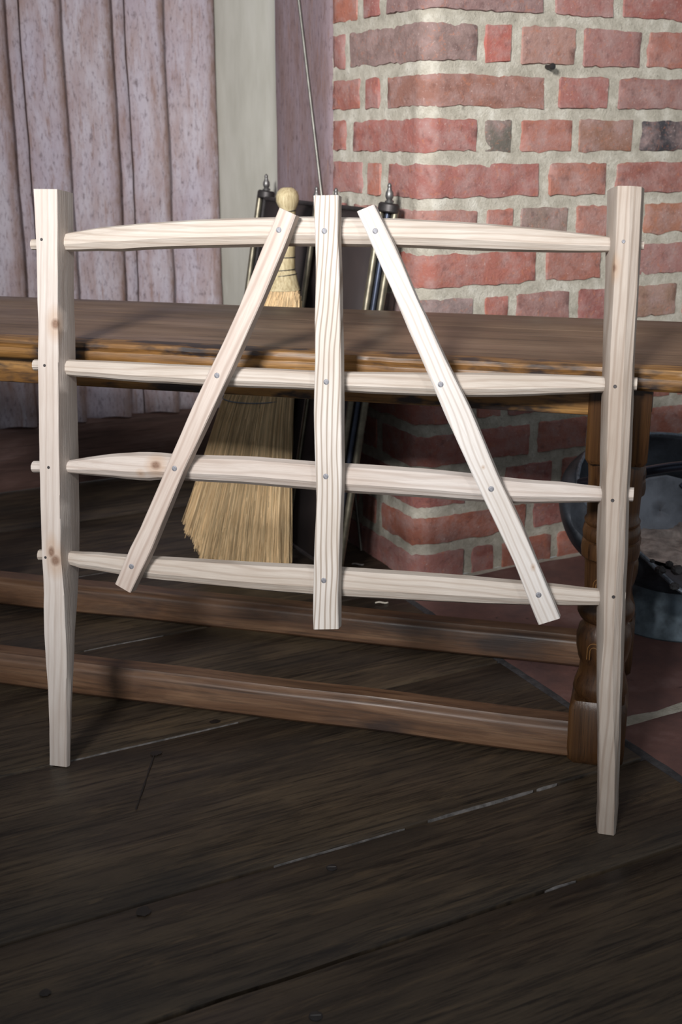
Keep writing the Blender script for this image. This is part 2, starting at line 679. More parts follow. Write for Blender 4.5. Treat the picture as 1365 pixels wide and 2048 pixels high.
# screws, nail heads and dark knots of the boards
for px, py, r in ((664, 1735, .0058), (632, 2032, .0062)):
    p = at_floor(px, py)
    mb = MB()
    mb.lathe(p + Vector((0, 0, -.001)), UP, [(0, r), (.0012, r), (.0016, r * .8)], 16)
    s = mb.build('floor_screw', M['iron'], floor)
    mb = MB()
    mb.box(p + Vector((-r * .75, -.0006, .0003)), (r * 1.5, .0006, 0), (0, .0013, 0), (0, 0, .0004))
    mb.build('screw_slot', M['dust'], s)
for px, py, r, st in ((287, 1824, .008, 1.3), (312, 1507, .006, 1.8), (90, 1987, .005, 1.5), (430, 1444, .005, 2)):
    p = at_floor(px, py)
    mb = MB()
    ring = []
    for k in range(18):
        t = 2 * math.pi * k / 18
        rr = r * (1 + .35 * N((math.cos(t) * 2, math.sin(t) * 2, px)))
        ring.append(p + U * math.cos(t) * rr * st * .7 + T * math.sin(t) * rr + Vector((0, 0, .0009)))
    c = mb.vert(p + Vector((0, 0, .0012)))
    ids = [mb.vert(q) for q in ring]
    for k in range(18):
        mb.face((c, ids[k], ids[(k + 1) % 18]))
    mb.build('board_knot', M['knotwood'], floor)
# long scratch in the board
mb = MB()
s0, s1 = at_floor(308, 1512), at_floor(272, 1620)
d = (s1 - s0).normalized().cross(UP) * .0011
pts = []
for k in range(20):
    p = s0.lerp(s1, k / 19) + d * N((k * .7, 1, 1)) * .8
    w = d * (.35 + .65 * abs(math.sin(k * .4)))
    pts.append([p - w + Vector((0, 0, .0009)), p + w + Vector((0, 0, .0009))])
mb.grid(pts)
mb.build('floor_scratch', M['knotwood'], floor)

# ---------------------------------------------------------------- hearth tiles
mb = MB()
bs = [0.0, -.572, -.872, -1.172, -1.48, -1.8]
as_ = [-.052, .62, 1.2, 1.6]
for i in range(len(bs) - 1):
    for j in range(len(as_) - 1):
        b1, b0 = bs[i] - .004, bs[i + 1] + .004
        a0, a1 = as_[j] + .004, as_[j + 1] - .004
        if j == 0: a0 -= .004
        n = 24
        pts = []
        o = random.uniform(0, 5)
        g = []
        for u_ in range(n + 1):
            row, gr = [], []
            for v_ in range(n + 1):
                a = a0 + (a1 - a0) * u_ / n
                b_ = b0 + (b1 - b0) * v_ / n
                e = u_ in (0, n) or v_ in (0, n)
                a += .002 * N((a * 12, b_ * 12, 3))
                b_ += .002 * N((a * 12, b_ * 12, 8))
                z = .002 + .0012 * N((a * 8, b_ * 8, o)) - (.004 if e else 0)
                row.append(ab(a, b_, z))
                gr.append((a + o, b_ + o, 0))
            pts.append(row)
            g.append(gr)
        mb.grid(pts, g, flip=True)
hearth = struct(mb.build('hearth', M['tile'], smooth=60))
mb = MB()
mb.grid([[ab(-.034 + .04 * i, -1.8 + .04 * j, -.0005 + .0012 * N((i * .8, j * .8, 0))) for i in range(42)] for j in range(46)])
mb.build('tile_joint', M['mortar'], hearth)
mb = MB()
mb.grid([[ab(-.060 + .013 * i + .002 * N((i, j * .5, 2)), -1.8 + .018 * j, (.0 if 0 < i < 2 else -.004) + .001 * N((i * .8, j * .8, 5))) for i in range(3)] for j in range(101)])
mb.build('hearth_edging', plain('edging', (.045, .042, .045), .85, 0, 60, .5, .002), hearth)

# ---------------------------------------------------------------- brick chimney wall
CH = .018


def wallp(q, z, out):
    """q<0: left side, q>0: right face, a chamfered corner between"""
    if q <= -CH:
        p, n = ab(0, -q), -U
    elif q >= CH:
        p, n = ab(q, 0), -T
    else:
        t = (q + CH) / (2 * CH)
        p = ab(0, CH).lerp(ab(CH, 0), t)
        n = (-U - T)
        n = (-U).lerp(-T, min(1, max(0, .5 + (t - .5) * .9))).normalized()
    n = n.normalized()
    return Vector((p.x, p.y, z)) + n * out


jz = [at_plane(833, y, T, CO).z for y in (28, 134, 226, 318, 411, 501, 591)]
low = [jz[-1] + (.2674 - jz[-1]) * k / 3 for k in (1, 2, 3)] + [.1948, .1222, .0562]
joints = jz + low + [-.012]
top = jz[0]
while top < 1.7:
    top += .071
    joints.insert(0, top)
nabove = len(joints) - len(jz) - len(low) - 1     # rows above row A

def acol(px, z):
    """q on the right face for column px at height z"""
    return solve_px(px, ab(0, 0, z), U, -.1, 2.0)


def tcol(px, z):
    return -solve_px(px, ab(0, 0, z), T, -.1, 1.2)


RED = (.34, .105, .078)
reds = [(.36, .12, .09), (.32, .105, .085), (.38, .14, .10), (.30, .10, .085), (.34, .135, .115), (.37, .12, .075), (.29, .11, .10)]
rowdef = {   # right-face spans in picture columns, left-side spans
    'A': ([(None, 1090), (1110, 1230), (1245, 1480)], [775, (762, 728), (718, 640)]),
    'B': ([(None, 958), (968, 1025), (1040, 1153), (1165, 1285), (1294, 1420)], [700, (693, 630)]),
    'C': ([(None, 1092), (1115, 1218), (1235, 1480)], [775, (762, 732), (723, 640)]),
    'D': ([(None, 957), (968, 1025), (1040, 1147), (1155, 1267), (1280, 1400)], [707, (695, 640)]),
    'E': ([(None, 1080), (1096, 1215), (1230, 1470)], [777, (765, 737), (728, 640)]),
    'F': ([(None, 957), (970, 1028), (1038, 1137), (1150, 1272), (1285, 1400)], [708, (696, 640)]),
    'G': ([(None, 1074), (1090, 1203), (1215, 1460)], [777, (765, 737), (728, 640)]),
    'H': ([(None, 948), (967, 1018), (1030, 1141), (1154, 1240), (1253, 1354), (1364, 1480)], [708, (696, 640)]),
}
colr = {('A', 0): (.26, .15, .14), ('B', 0): (.21, .135, .12), ('B', 2): (.33, .17, .13), ('B', 3): (.34, .15, .13), ('C', 0): (.30, .135, .10), ('C', 1): (.33, .12, .10),
        ('C', 2): (.31, .15, .13), ('D', 1): (.125, .11, .09), ('D', 3): (.27, .13, .085), ('D', 4): (.05, .048, .055), ('B', 1): (.37, .10, .075),
        ('E', 0): (.33, .115, .095), ('E', 1): (.34, .13, .09), ('E', 2): (.31, .11, .085), ('F', 0): (.34, .16, .13), ('F', 1): (.38, .13, .09), ('F', 2): (.24, .165, .135),
        ('G', 0): (.34, .11, .08), ('F', 3): (.37, .15, .11), ('F', 4): (.36, .15, .09), ('H', 0): (.22, .16, .15), ('H', 4): (.33, .19, .13), ('G', 2): (.33, .15, .13), ('H', 2): (.28, .13, .11)}

brick = MB()


def add_brick(q0, q1, z0, z1, col, seed):
    L = q1 - q0
    nu = max(6, int(L / .009))
    nv = 8
    out0 = .0035 + .0018 * N((seed, 1.7, 0))
    pts, g = [], []
    for i in range(nu + 1):
        row, gr = [], []
        for j in range(nv + 1):
            u_, v_ = i / nu, j / nv
            edge = min(i, nu - i, j, nv - j)
            q = q0 + L * u_
            z = z0 + (z1 - z0) * v_
            # irregular arrises
            wu = 1 if i in (0, 1, nu, nu - 1) else 0
            q += .0042 * N((z * 60, seed * 3.1, i // 3)) * (1 if (i < 2 or i > nu - 2) else .2)
            z += (.0042 * N((q * 26, seed * 2.3, j // 4)) + .0028 * N((q * 95, seed, j // 4))) * (1 if (j < 2 or j > nv - 2) else .3)
            # round the corners a little
            if edge == 0:
                cu = 1 if i == 0 else (-1 if i == nu else 0)
                cv = 1 if j == 0 else (-1 if j == nv else 0)
                if cu and cv:
                    q += cu * .004
                    z += cv * .004
            o = out0 + .0022 * N((q * 30, z * 30, seed)) + .0012 * N((q * 90, z * 90, seed))
            if edge == 0:
                o = -.004
            elif edge == 1:
                o -= .0010
            if edge == 1:
                # bring the first ring close to the outline so the brick keeps its size
                if i == 1: q = q * .35 + (q0 + .0015) * .65
                if i == nu - 1: q = q * .35 + (q1 - .0015) * .65
                if j == 1: z -= (z1 - z0) / nv * .6
                if j == nv - 1: z += (z1 - z0) / nv * .6
            row.append(wallp(q, z, o))
            gr.append((q + seed * 1.37, z + seed * .7, 0))
        pts.append(row)
        g.append(gr)
    cc = tuple(max(.01, c) for c in col)
    brick.grid(pts, g, cc, flip=True)


mh = .0075
names = ['x%d' % i for i in range(nabove - 0)] + list('ABCDEFGHIJKLMN')
seed = 0
# the row above the first measured joint is row A
rows = []
for i in range(len(joints) - 1):
    rows.append((joints[i + 1], joints[i]))
nA = nabove - 1
for i, (z0, z1) in enumerate(rows):
    k = i - nA                      # 0 = row A
    header = (k % 2 == 1)
    name = 'ABCDEFGH'[k] if 0 <= k < 8 else None
    zc = (z0 + z1) / 2
    z0b, z1b = z0 + mh, z1 - mh
    if name:
        right, left = rowdef[name]
        spans = []
        for idx, (x0, x1) in enumerate(right):
            q1 = acol(x1, zc)
            q0 = tcol(left[0], zc) if x0 is None else acol(x0, zc)
            spans.append((q0, q1, colr.get((name, idx), random.choice(reds))))
        end = spans[-1][1] + .014
        for (x0, x1) in left[1:]:
            a0 = max(tcol(x1, zc), -.318)
            spans.append((a0, tcol(x0, zc), random.choice(reds)))
    else:
        jit = lambda: random.uniform(-.006, .006)
        if header:
            spans = [(-.25, .097, random.choice(reds)), (.110, .160 + jit(), random.choice(reds)), (.174, .284 + jit(), random.choice(reds)),
                     (.297, .412 + jit(), random.choice(reds)), (.424, .54, random.choice(reds)), (-.318, -.264, random.choice(reds))]
            end = .553
        else:
            spans = [(-.125, .222 + jit(), random.choice(reds)), (.240, .350 + jit(), random.choice(reds)), (.366, .60, random.choice(reds)),
                     (-.198, -.142, random.choice(reds)), (-.318, -.212, random.choice(reds))]
            end = .614
    while end < 1.5:
        L = .112 if header else random.choice((.235, .112))
        spans.append((end, end + L, random.choice(reds)))
        end += L + .013
    for (q0, q1, col) in spans:
        seed += 1
        f_ = random.uniform(.9, 1.1)
        gr_ = sum(col) / 3
        add_brick(q0, q1, z0b, z1b, tuple((c * .84 + gr_ * .16) * f_ for c in col), seed)

mort = MB()
qs = [-.318 + .012 * i for i in range(int(1.85 / .012))]
zs = [0.0 + .012 * j for j in range(int(1.7 / .012))]
mort.grid([[wallp(q, z, .0002 + .0022 * N((q * 45, z * 45, 0)) + .001 * N((q * 130, z * 130, 5))) for z in zs] for q in qs], flip=True)
wall_r = struct(mort.build('wall_right', M['mortar'], smooth=80))
brick.build('brickwork', M['brick'], wall_r, smooth=50)

# ---------------------------------------------------------------- timber post and plaster beside the chimney
HT = 1.7
mb = MB()
pts, g = [], []
for k in range(60):
    z = HT * k / 59
    row, gr = [], []
    for t, o in ((.3165, 0), (.3175, .004), (.321, .0065), (.36, .006), (.40, .0065), (.45, .006), (.50, .0065), (.549, .006), (.5535, .004), (.555, 0), (.5555, -.012)):
        w = .0012 * N((z * 9, t * 20, 0))
        row.append(ab(-o - .0005 * N((z * 14, t * 40, 3)), t + w, z))
        gr.append((t, 0, z))
    pts.append(row)
    g.append(gr)
mb.grid(pts, g, flip=False)
struct(mb.build('trim_post', M['stud'], origin=ab(0, .43)))
mb = MB()
pts, g = [], []
for k in range(70):
    z = HT * k / 69
    row, gr = [], []
    for j in range(14):
        t = .5555 + (.90 - .5555) * j / 13
        rise = .005 * math.exp(-((t - .5555) / .012) ** 2)
        row.append(ab(.002 - rise - .0012 * N((z * 5, t * 14, 0)), t, z))
        gr.append((t, 0, z))
    pts.append(row)
    g.append(gr)
mb.grid(pts, g)
struct(mb.build('wall_back', M['plaster'], origin=ab(0, .7)))

# ---------------------------------------------------------------- panelled wall on the left
BP = .900
wp0 = ab(0, BP)


def pa(px, y=300):
    return (at_plane(px, y, T, wp0) - CO).dot(U)


zsill = at_plane(100, 848, T, ab(0, BP - .01)).z
feat = [28, 57, 135, 232, 260, 332, 431]
A_ = [pa(x) for x in feat]
per = A_[3] - A_[0]
prof = []     # (a, out, brown tone: edge wear plus painted edge shade)


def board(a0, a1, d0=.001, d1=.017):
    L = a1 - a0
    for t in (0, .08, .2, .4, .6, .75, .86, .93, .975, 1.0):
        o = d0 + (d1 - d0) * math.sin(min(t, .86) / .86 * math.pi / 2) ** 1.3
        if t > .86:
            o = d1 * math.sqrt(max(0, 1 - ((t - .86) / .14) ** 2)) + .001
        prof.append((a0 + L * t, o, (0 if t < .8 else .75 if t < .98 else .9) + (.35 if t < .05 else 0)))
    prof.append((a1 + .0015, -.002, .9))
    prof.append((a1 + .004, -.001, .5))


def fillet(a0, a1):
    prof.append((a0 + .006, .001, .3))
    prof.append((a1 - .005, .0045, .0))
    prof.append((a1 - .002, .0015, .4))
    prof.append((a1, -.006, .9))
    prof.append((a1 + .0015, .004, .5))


for r_ in range(7, 0, -1):
    s_ = -per * r_
    fillet(A_[0] + s_, A_[1] + s_)
    board(A_[1] + s_, A_[2] + s_, .004)
    board(A_[2] + s_, A_[3] + s_)
fillet(A_[0], A_[1])
board(A_[1], A_[2], .004)
board(A_[2], A_[3])
fillet(A_[3], A_[4])
board(A_[4], A_[5], .004)
board(A_[5], A_[6])
prof.append((A_[6] + .012, -.002, .5))
prof.append((A_[6] + .03, -.002, .5))
mb = MB()
pts, g = [], []
nz_ = 90
for k in range(nz_ + 1):
    row, gr = [], []
    for a, o, edge_tone in prof:
        zb = zsill - .006 + .003 * math.sin((a - A_[1]) / per * math.pi * 4)
        z = zb + (HT - zb) * (k / nz_) ** 1.15
        aw = a + .0028 * N((z * 5, a * 3.0, 0)) + .0012 * N((z * 22, a * 6, 2))
        ow = o * (1 + .35 * N((z * 7, a * 5, 7))) + .0012 * N((z * 16, a * 30, 9))
        if k == 0: ow = -.01
        row.append(ab(aw, BP - .012 - ow, z))
        gr.append((a, 0, z))
    pts.append(row)
    g.append(gr)
r_ids = mb.grid(pts, g, flip=False)
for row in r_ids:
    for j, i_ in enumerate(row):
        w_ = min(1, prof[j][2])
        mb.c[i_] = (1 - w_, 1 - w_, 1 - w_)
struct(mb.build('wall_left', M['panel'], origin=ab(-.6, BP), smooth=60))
mb = MB()
pts, g = [], []
for k in range(120):
    a = -2.6 + 2.62 * k / 119
    w = .003 * N((a * 5, 0, 0))
    row, gr = [], []
    for b_, z in ((BP, zsill + .006), (BP - .016, zsill + .004 + w), (BP - .026, zsill - .004 + w), (BP - .028, zsill - .02 + w), (BP - .025, .03), (BP - .022, 0.0)):
        row.append(ab(a, b_ + w * .5, z))
        gr.append((b_, z, a))
    pts.append(row)
    g.append(gr)
mb.grid(pts, g, flip=False)
struct(mb.build('baseboard_left', M['sill'], origin=ab(-.6, BP)))

# ---------------------------------------------------------------- oak bench
BH = .498
f0, f1 = at_floor(0, 675, BH), at_floor(1290, 736, BH)
E1 = (f1 - f0).normalized()
NB = Vector((-E1.y, E1.x, 0))
FC = at_floor(565, 703, BH)
FC.z = 0
dep = (at_floor(565, 612, BH) - FC).dot(NB)
leg_c = at_floor(1188, 1537)
ls = (leg_c - FC).dot(E1)
lo_ = (leg_c - FC).dot(NB)


def bp(s, t, z):
    p = FC + E1 * s + NB * t
    return Vector((p.x, p.y, z))


HB = .0345
fy = max(lo_, .016)
ft, rt = fy + HB, dep - .016 - HB     # leg centre lines, front and rear
rl = at_floor(12, 1246)
s_left = (rl - FC).dot(E1) - .115
s_right = ls
bench = thing('oak_bench', 'long dark oak bench with turned legs and worn golden edge, standing behind the pale hurdle', 'bench', bp((s_left + s_right) / 2, dep / 2, 0))
# top with a rounded, worn front edge
mb = MB()
pts, g = [], []
sl, sr = s_left - .28, s_right + .32
n = 150
pf = [(.012, .472), (.003, .4725), (-.001, .476), (-.0022, .481), (-.001, .487), (.0025, .4885), (.0015, .492), (.004, .4965), (.010, .498), (.03, .498)]
for k in range(n + 1):
    s = sl + (sr - sl) * k / n
    dz = .0011 * N((s * 9, 0, 0)) + .0006 * N((s * 40, 3, 0))
    row, gr = [], []
    for i, (t, z) in enumerate(pf):
        wv = .0014 * N((s * 12, i * .4, 5)) + .0008 * N((s * 45, i * .7, 9))
        row.append(bp(s, t + wv, z + (dz if i < 8 else 0)))
        gr.append((t * 1.0, z, s))
    pts.append(row)
    g.append(gr)
mb.grid(pts, g)
mb2 = MB()
pts, g = [], []
for k in range(n + 1):
    s = sl + (sr - sl) * k / n
    row, gr = [], []
    for i, (t, z) in enumerate([(.03, .498), (.12, .4985), (.2, .4978), (dep * .66, .4982), (dep * .66 + .0008, .4968), (dep * .66 + .0016, .4982), (.3, .4985), (dep - .008, .498), (dep - .002, .496), (dep, .492), (dep, .474), (.012, .472)]):
        row.append(bp(s, t, z))
        gr.append((t, z * .3, s))
    pts.append(row)
    g.append(gr)
r2 = mb2.grid(pts, g)
mb2.face(r2[0])
mb2.face(r2[-1][::-1])
bt = mb2.build('bench_top', M['bench_top'], bench)
mb.build('worn_edge', M['bench_edge'], bt)['label'] = 'golden worn front edge with dark patches'
# aprons
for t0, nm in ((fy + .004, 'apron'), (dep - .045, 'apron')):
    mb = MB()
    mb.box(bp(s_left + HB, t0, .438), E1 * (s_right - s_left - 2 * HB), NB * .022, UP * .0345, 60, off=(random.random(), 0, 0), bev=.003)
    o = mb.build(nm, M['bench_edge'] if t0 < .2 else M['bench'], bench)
for s in (s_left, s_right):
    mb = MB()
    mb.box(bp(s - .011, ft + HB, .42), NB * (rt - ft - 2 * HB), E1 * .022, UP * .052, 8, bev=.003)
    mb.build('end_apron', M['bench'], bench)


# turned legs
def hz(y, d=1.32):
    return CAMH - d * math.tan(TH + math.atan((y - CY) / F))


lp = [(1395, .0300), (1385, .0335), (1372, .0320), (1350, .0275), (1332, .0268), (1322, .0295), (1300, .0325), (1280, .0330), (1262, .0305), (1254, .0262), (1248, .0262),
      (1243, .0300), (1232, .0338), (1220, .0338), (1211, .0300), (1203, .0265), (1180, .0275), (1150, .0285), (1130, .0290), (1122, .0300), (1118, .0335), (1104, .0345),
      (1088, .0335), (1085, .0312), (1082, .0330), (1070, .0338), (1058, .0325), (1055, .0305), (1052, .0320), (1046, .0325), (1040, .0300), (1020, .0305), (960, .0312), (935, .0325)]


def make_leg(s, t):
    base = bp(s, t, 0)
    m_ = MB()
    zb = hz(1397)
    zt = hz(925)

    def sq(z, h, r=.004):
        out = []
        for sx, sy in ((-1, -1), (1, -1), (1, 1), (-1, 1)):
            a1, a2 = (((sx, 0), (0, sy)) if sx * sy > 0 else ((0, sy), (sx, 0)))
            out.append(base + E1 * sx * (h - (r if a1[0] == 0 else 0)) + NB * sy * (h - (r if a1[1] == 0 else 0)) + UP * z)
            out.append(base + E1 * sx * (h - (r if a2[0] == 0 else 0)) + NB * sy * (h - (r if a2[1] == 0 else 0)) + UP * z)
        return out
    m_.loft([sq(0, HB - .005), sq(.006, HB - .001), sq(.02, HB), sq(zb - .01, HB), sq(zb, HB - .004)], axis=UP)
    m_.loft([sq(zt, HB - .003), sq(zt + .006, HB), sq(.4725, HB)], axis=UP)
    prof_ = [(zb - .002, .029)] + [(hz(y), r) for y, r in lp] + [(zt + .002, .030)]
    m_.lathe(base, UP, prof_, 40)
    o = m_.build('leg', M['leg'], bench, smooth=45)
    return o, base


for s, t in ((s_right, ft), (s_left, ft), (s_right, rt), (s_left, rt)):
    o, base = make_leg(s, t)
    if s == s_right and t == ft:
        for zc, hh, r in ((hz(1172), .022, .0283), (hz(1300), .026, .0332)):
            mbc = MB()
            for ww in (.009, .0055):
                pts = []
                for k in range(17):
                    u_ = k / 16
                    ang = math.pi * u_
                    dx = -ww * math.cos(ang)
                    dz = (hh * .5) * math.sin(ang) ** .8 * (ww / .009)
                    if k == 0 or k == 16: dz = -hh * .35
                    phi = -math.pi / 2 - .28 + dx / r
                    pts.append(base + (E1 * math.cos(phi) + NB * math.sin(phi)) * (r + .0002) + UP * (zc + dz))
                mbc.tube(pts, .0007, 5)
            mbc.build('carved_arch', M['carve'], o)
# stretchers
for t, nm in ((ft, 1), (rt, 2)):
    mb = MB()
    z0, z1 = .006, .052
    tt = t - HB + .004
    pts, g = [], []
    for k in range(81):
        s = s_left + HB - .004 + (s_right - s_left - 2 * HB + .008) * k / 80
        w = .0015 * N((s * 5, nm, 0))
        row, gr = [], []
        for (a_, z) in ((.004, z0), (0, z0 + .004), (0, z1 - .010), (.002, z1 - .006), (.0055, z1 - .004), (.008, z1), (.030, z1 + .001), (.034, z1 - .003), (.034, z0)):
            row.append(bp(s, tt + a_ + w, z + w))
            gr.append((a_ + nm, z, s))
        pts.append(row)
        g.append(gr)
    mb.grid(pts, g, closed=True)
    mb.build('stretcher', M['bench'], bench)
for s in (s_left, s_right):
    mb = MB()
    mb.box(bp(s - .015, ft + HB - .004, .006), NB * (rt - ft - 2 * HB + .008), E1 * .03, UP * .045, 8, bev=.004)
    mb.build('end_stretcher', M['bench'], bench)

# ---------------------------------------------------------------- ash hurdle
FL, FR = at_floor(118, 1533), at_floor(1215, 1669)
HU = (FR - FL).normalized()
HBk = Vector((-HU.y, HU.x, 0))             # horizontal, away from the camera
DEP = .050
# lean so that the back of the posts touches the bench edge
phis = []
for p, dd in ((FL, .060), (FR, .047)):
    tt = (p - FC).dot(E1)
    e = bp(tt, -.0022, 0)
    gap = (e - p).dot(HBk)
    h = .481
    # (gap*cos - h*sin) = depth of the post at that height
    lo2, hi2 = 0.0, .6
    for _ in range(50):
        m2 = (lo2 + hi2) / 2
        if gap * math.cos(m2) - h * math.sin(m2) > dd: lo2 = m2
        else: hi2 = m2
    phis.append(lo2)
PHI = min(phis) - .001
HV = (UP * math.cos(PHI) + HBk * math.sin(PHI)).normalized()
HN = HU.cross(HV).normalized()
if HN.y > 0: HN = -HN                       # towards the camera
print('PHI', math.degrees(PHI), [math.degrees(x) for x in phis])


def hp(x, y, w=0.0):
    return at_plane(x, y, HN, FL + HN * w)


def huv(p):
    return ((p - FL).dot(HU), (p - FL).dot(HV))


def hpt(u_, v_, w=0.0):
    return FL + HU * u_ + HV * v_ + HN * w


def hcol(px, v_, w):
    u_ = solve_px(px, hpt(0, v_, w), HU, -.4, 1.2)
    return hpt(u_, v_, w)


hurdle = thing('ash_hurdle', 'small pale cleft-wood gate hurdle with four rails and three braces, leaning on the bench', 'hurdle', (FL + FR) / 2)
HO = (FL + FR) / 2


def loc(p):
    q = p - HO
    return (q.x, q.y, q.z)


PALE, PLO, LIN = (.63, .575, .535), (.53, .46, .41), (.31, .23, .185)
kn = [(*loc(hp(111, 648)), .0052, 1.2), (*loc(hp(111, 1121)), .006, 1.1), (*loc(hp(103, 1104)), .004, 1.8)]
M['ash_left'] = ash_wood('ash_left_post', PALE, PLO, LIN, .28, 40, kn)
kn = [(*loc(hp(1227, 536)), .0036, 1.3)]
M['ash_right'] = ash_wood('ash_right_post', (.52, .455, .40), (.39, .32, .265), (.26, .19, .145), .5, 40, kn)
kn = [(*loc(hp(311, 931, -.008)), .0062, .8), (*loc(hp(280, 950, -.008)), .003, .7)]
M['ash_knot'] = ash_wood('ash_knotty_rail', PALE, PLO, LIN, .35, 36, kn)
M['ash'] = ash_wood('ash_rail', (.57, .515, .46), (.47, .405, .345), (.29, .215, .165), .42, 44)
kn = [(*loc(hp(967, 935, .01)), .0012, .7), (*loc(hp(1067, 1135, .01)), .0014, 1.0)]
M['ash_white'] = ash_wood('ash_white_brace', (.72, .69, .665), (.63, .585, .545), (.40, .33, .28), .5, 45, kn)
M['ash_brace'] = ash_wood('ash_pink_brace', (.60, .52, .465), (.50, .41, .355), (.33, .235, .19), .5, 30)
M['ash_grain'] = ash_wood('ash_striped_upright', (.70, .66, .62), (.60, .54, .485), (.27, .205, .155), .8, 58)


def cr(a, b, c, d, t):
    return .5 * ((2 * b) + (c - a) * t + (2 * a - 5 * b + 4 * c - d) * t * t + (3 * b - a - 3 * c + d) * t ** 3)


def resample(secs, step=.012, amp=.0005, seed=0):
    out = []
    n_ = len(secs)
    for i in range(n_ - 1):
        p0, p1, p2, p3 = secs[max(0, i - 1)], secs[i], secs[i + 1], secs[min(n_ - 1, i + 2)]
        d_ = (sum(p2, Vector()) / len(p2) - sum(p1, Vector()) / len(p1)).length
        m_ = max(1, int(d_ / step))
        for k in range(m_):
            t = k / m_
            # gentle: blend linear and smooth
            out.append([cr(a, b, c, d, t) * .6 + b.lerp(c, t) * .4 for a, b, c, d in zip(p0, p1, p2, p3)])
    out.append(list(secs[-1]))
    for i, s in enumerate(out):
        if 0 < i < len(out) - 1:
            for j in range(len(s)):
                s[j] = s[j] + Vector((N((i * .5, j * 3.1, seed)), N((i * .5, j * 3.1, seed + 9)), 0)) * amp
    return out


# left post: columns of front-left edge, front-right edge, rear-right edge at each row
lpost = [(378, 64, 114, 146), (500, 70, 115, 148), (560, 71, 115, 148), (665, 74, 116, 150), (706, 73, 116.5, 151), (853, 75, 117, 156), (963, 77, 119, 158), (1036, 79, 120.5, 159),
         (1105, 81, 121, 159), (1150, 83, 125, 158), (1189, 85, 128, 156), (1240, 85, 130, 152.5), (1270, 85.5, 132, 150), (1306, 88, 133, 149), (1380, 93, 133, 145), (1453, 96, 133, 142.5), (1532, 96.5, 133.5, 141)]
secs = []
for y, xl, xm, xr in lpost:
    v_ = huv(hp((xl + xm) / 2, y))[1]
    a = hcol(xl, v_, 0)
    b_ = hcol(xm, v_, 0)
    # depth from the visible side face: rear edge column fixed, nearly square side
    u_ = (b_ - FL).dot(HU)
    D = None
    lo2, hi2 = 0.01, .075
    for _ in range(40):
        m2 = (lo2 + hi2) / 2
        if proj(hpt(u_ + .002, v_, -m2))[0] < xr: lo2 = m2
        else: hi2 = m2
    D = min(lo2, .070)
    print('depth', y, round(lo2, 4))
    if y == 378 or y == 853: print('post depth', lo2, v_)
    c_ = hcol(xr, v_, -D)
    d_ = hpt((a - FL).dot(HU) + .003, v_, -D)
    e = b_.lerp(c_, .55) + HU * .0012
    f_ = a + HU * .0002 - HN * .004
    a2 = a + HU * .002 + HN * .0
    f2 = a.lerp(d_, .5) - HU * .001
    secs.append([a2, b_ - HU * .0006, b_ - HN * .0006, e, c_, d_, f2, f_])
mb = MB()
mb.loft(resample(secs, seed=3), axis=-HV)
post_l = mb.build('post', M['ash_left'], hurdle, smooth=22)
# right post
rpost = [(372, 1215, 1234, 1262, 1284, 1290), (560, 1211, 1227, 1256, 1276, 1279.5), (660, 1207, 1222, 1252, 1270, 1274), (755, 1205, 1217.5, 1248, 1265, 1269), (853, 1202, 1214, 1244, 1261, 1267),
         (973, 1200, 1211, 1240, 1255, 1261), (1027, 1196.5, 1211, 1240, 1253, 1259), (1060, 1195, 1210.5, 1239, 1252, 1258.5), (1094, 1194, 1210, 1238, 1251, 1258), (1187, 1194, 1207, 1232, 1246, 1253),
         (1280, 1194, 1206, 1228, 1243, 1250), (1320, 1194, 1202.5, 1226, 1242, 1248.5), (1400, 1195.5, 1198, 1227, 1240, 1245), (1500, 1198, 1199, 1230, 1237, 1242), (1590, 1197.5, 1198.5, 1230, 1234, 1238.5),
         (1620, 1197, 1198, 1230, 1234, 1238.5), (1632, 1196, 1197, 1229, 1233, 1237), (1669, 1195, 1196, 1228, 1232, 1234)]
secs = []
for y, x0, x1, x2, x3, x4 in rpost:
    v_ = huv(hp((x1 + x3) / 2, y))[1]
    if y == 1669: v_ = huv(hp(1215, 1669))[1]
    D = .046
    p0 = hcol(x0, v_, -D * .9)
    p1 = hcol(x1, v_, -.002)
    p1b = hcol(x1 + 2.5, v_, 0)
    p2 = hcol(x2, v_, .001)
    p3 = hcol(x3, v_, -.005)
    p4 = hcol(x4, v_, -.022)
    u4 = (p4 - FL).dot(HU)
    p5 = hpt(u4 - .006, v_, -D)
    p6 = hpt((p0 - FL).dot(HU) + .003, v_, -D)
    pm = p0.lerp(p1, .5) - HU * .0015
    secs.append([p1, p1b, p2, p3, p4, p5, p6, p0, pm])
mb = MB()
mb.loft(resample(secs, seed=8), axis=-HV)
post_r = mb.build('post', M['ash_right'], hurdle, smooth=22)

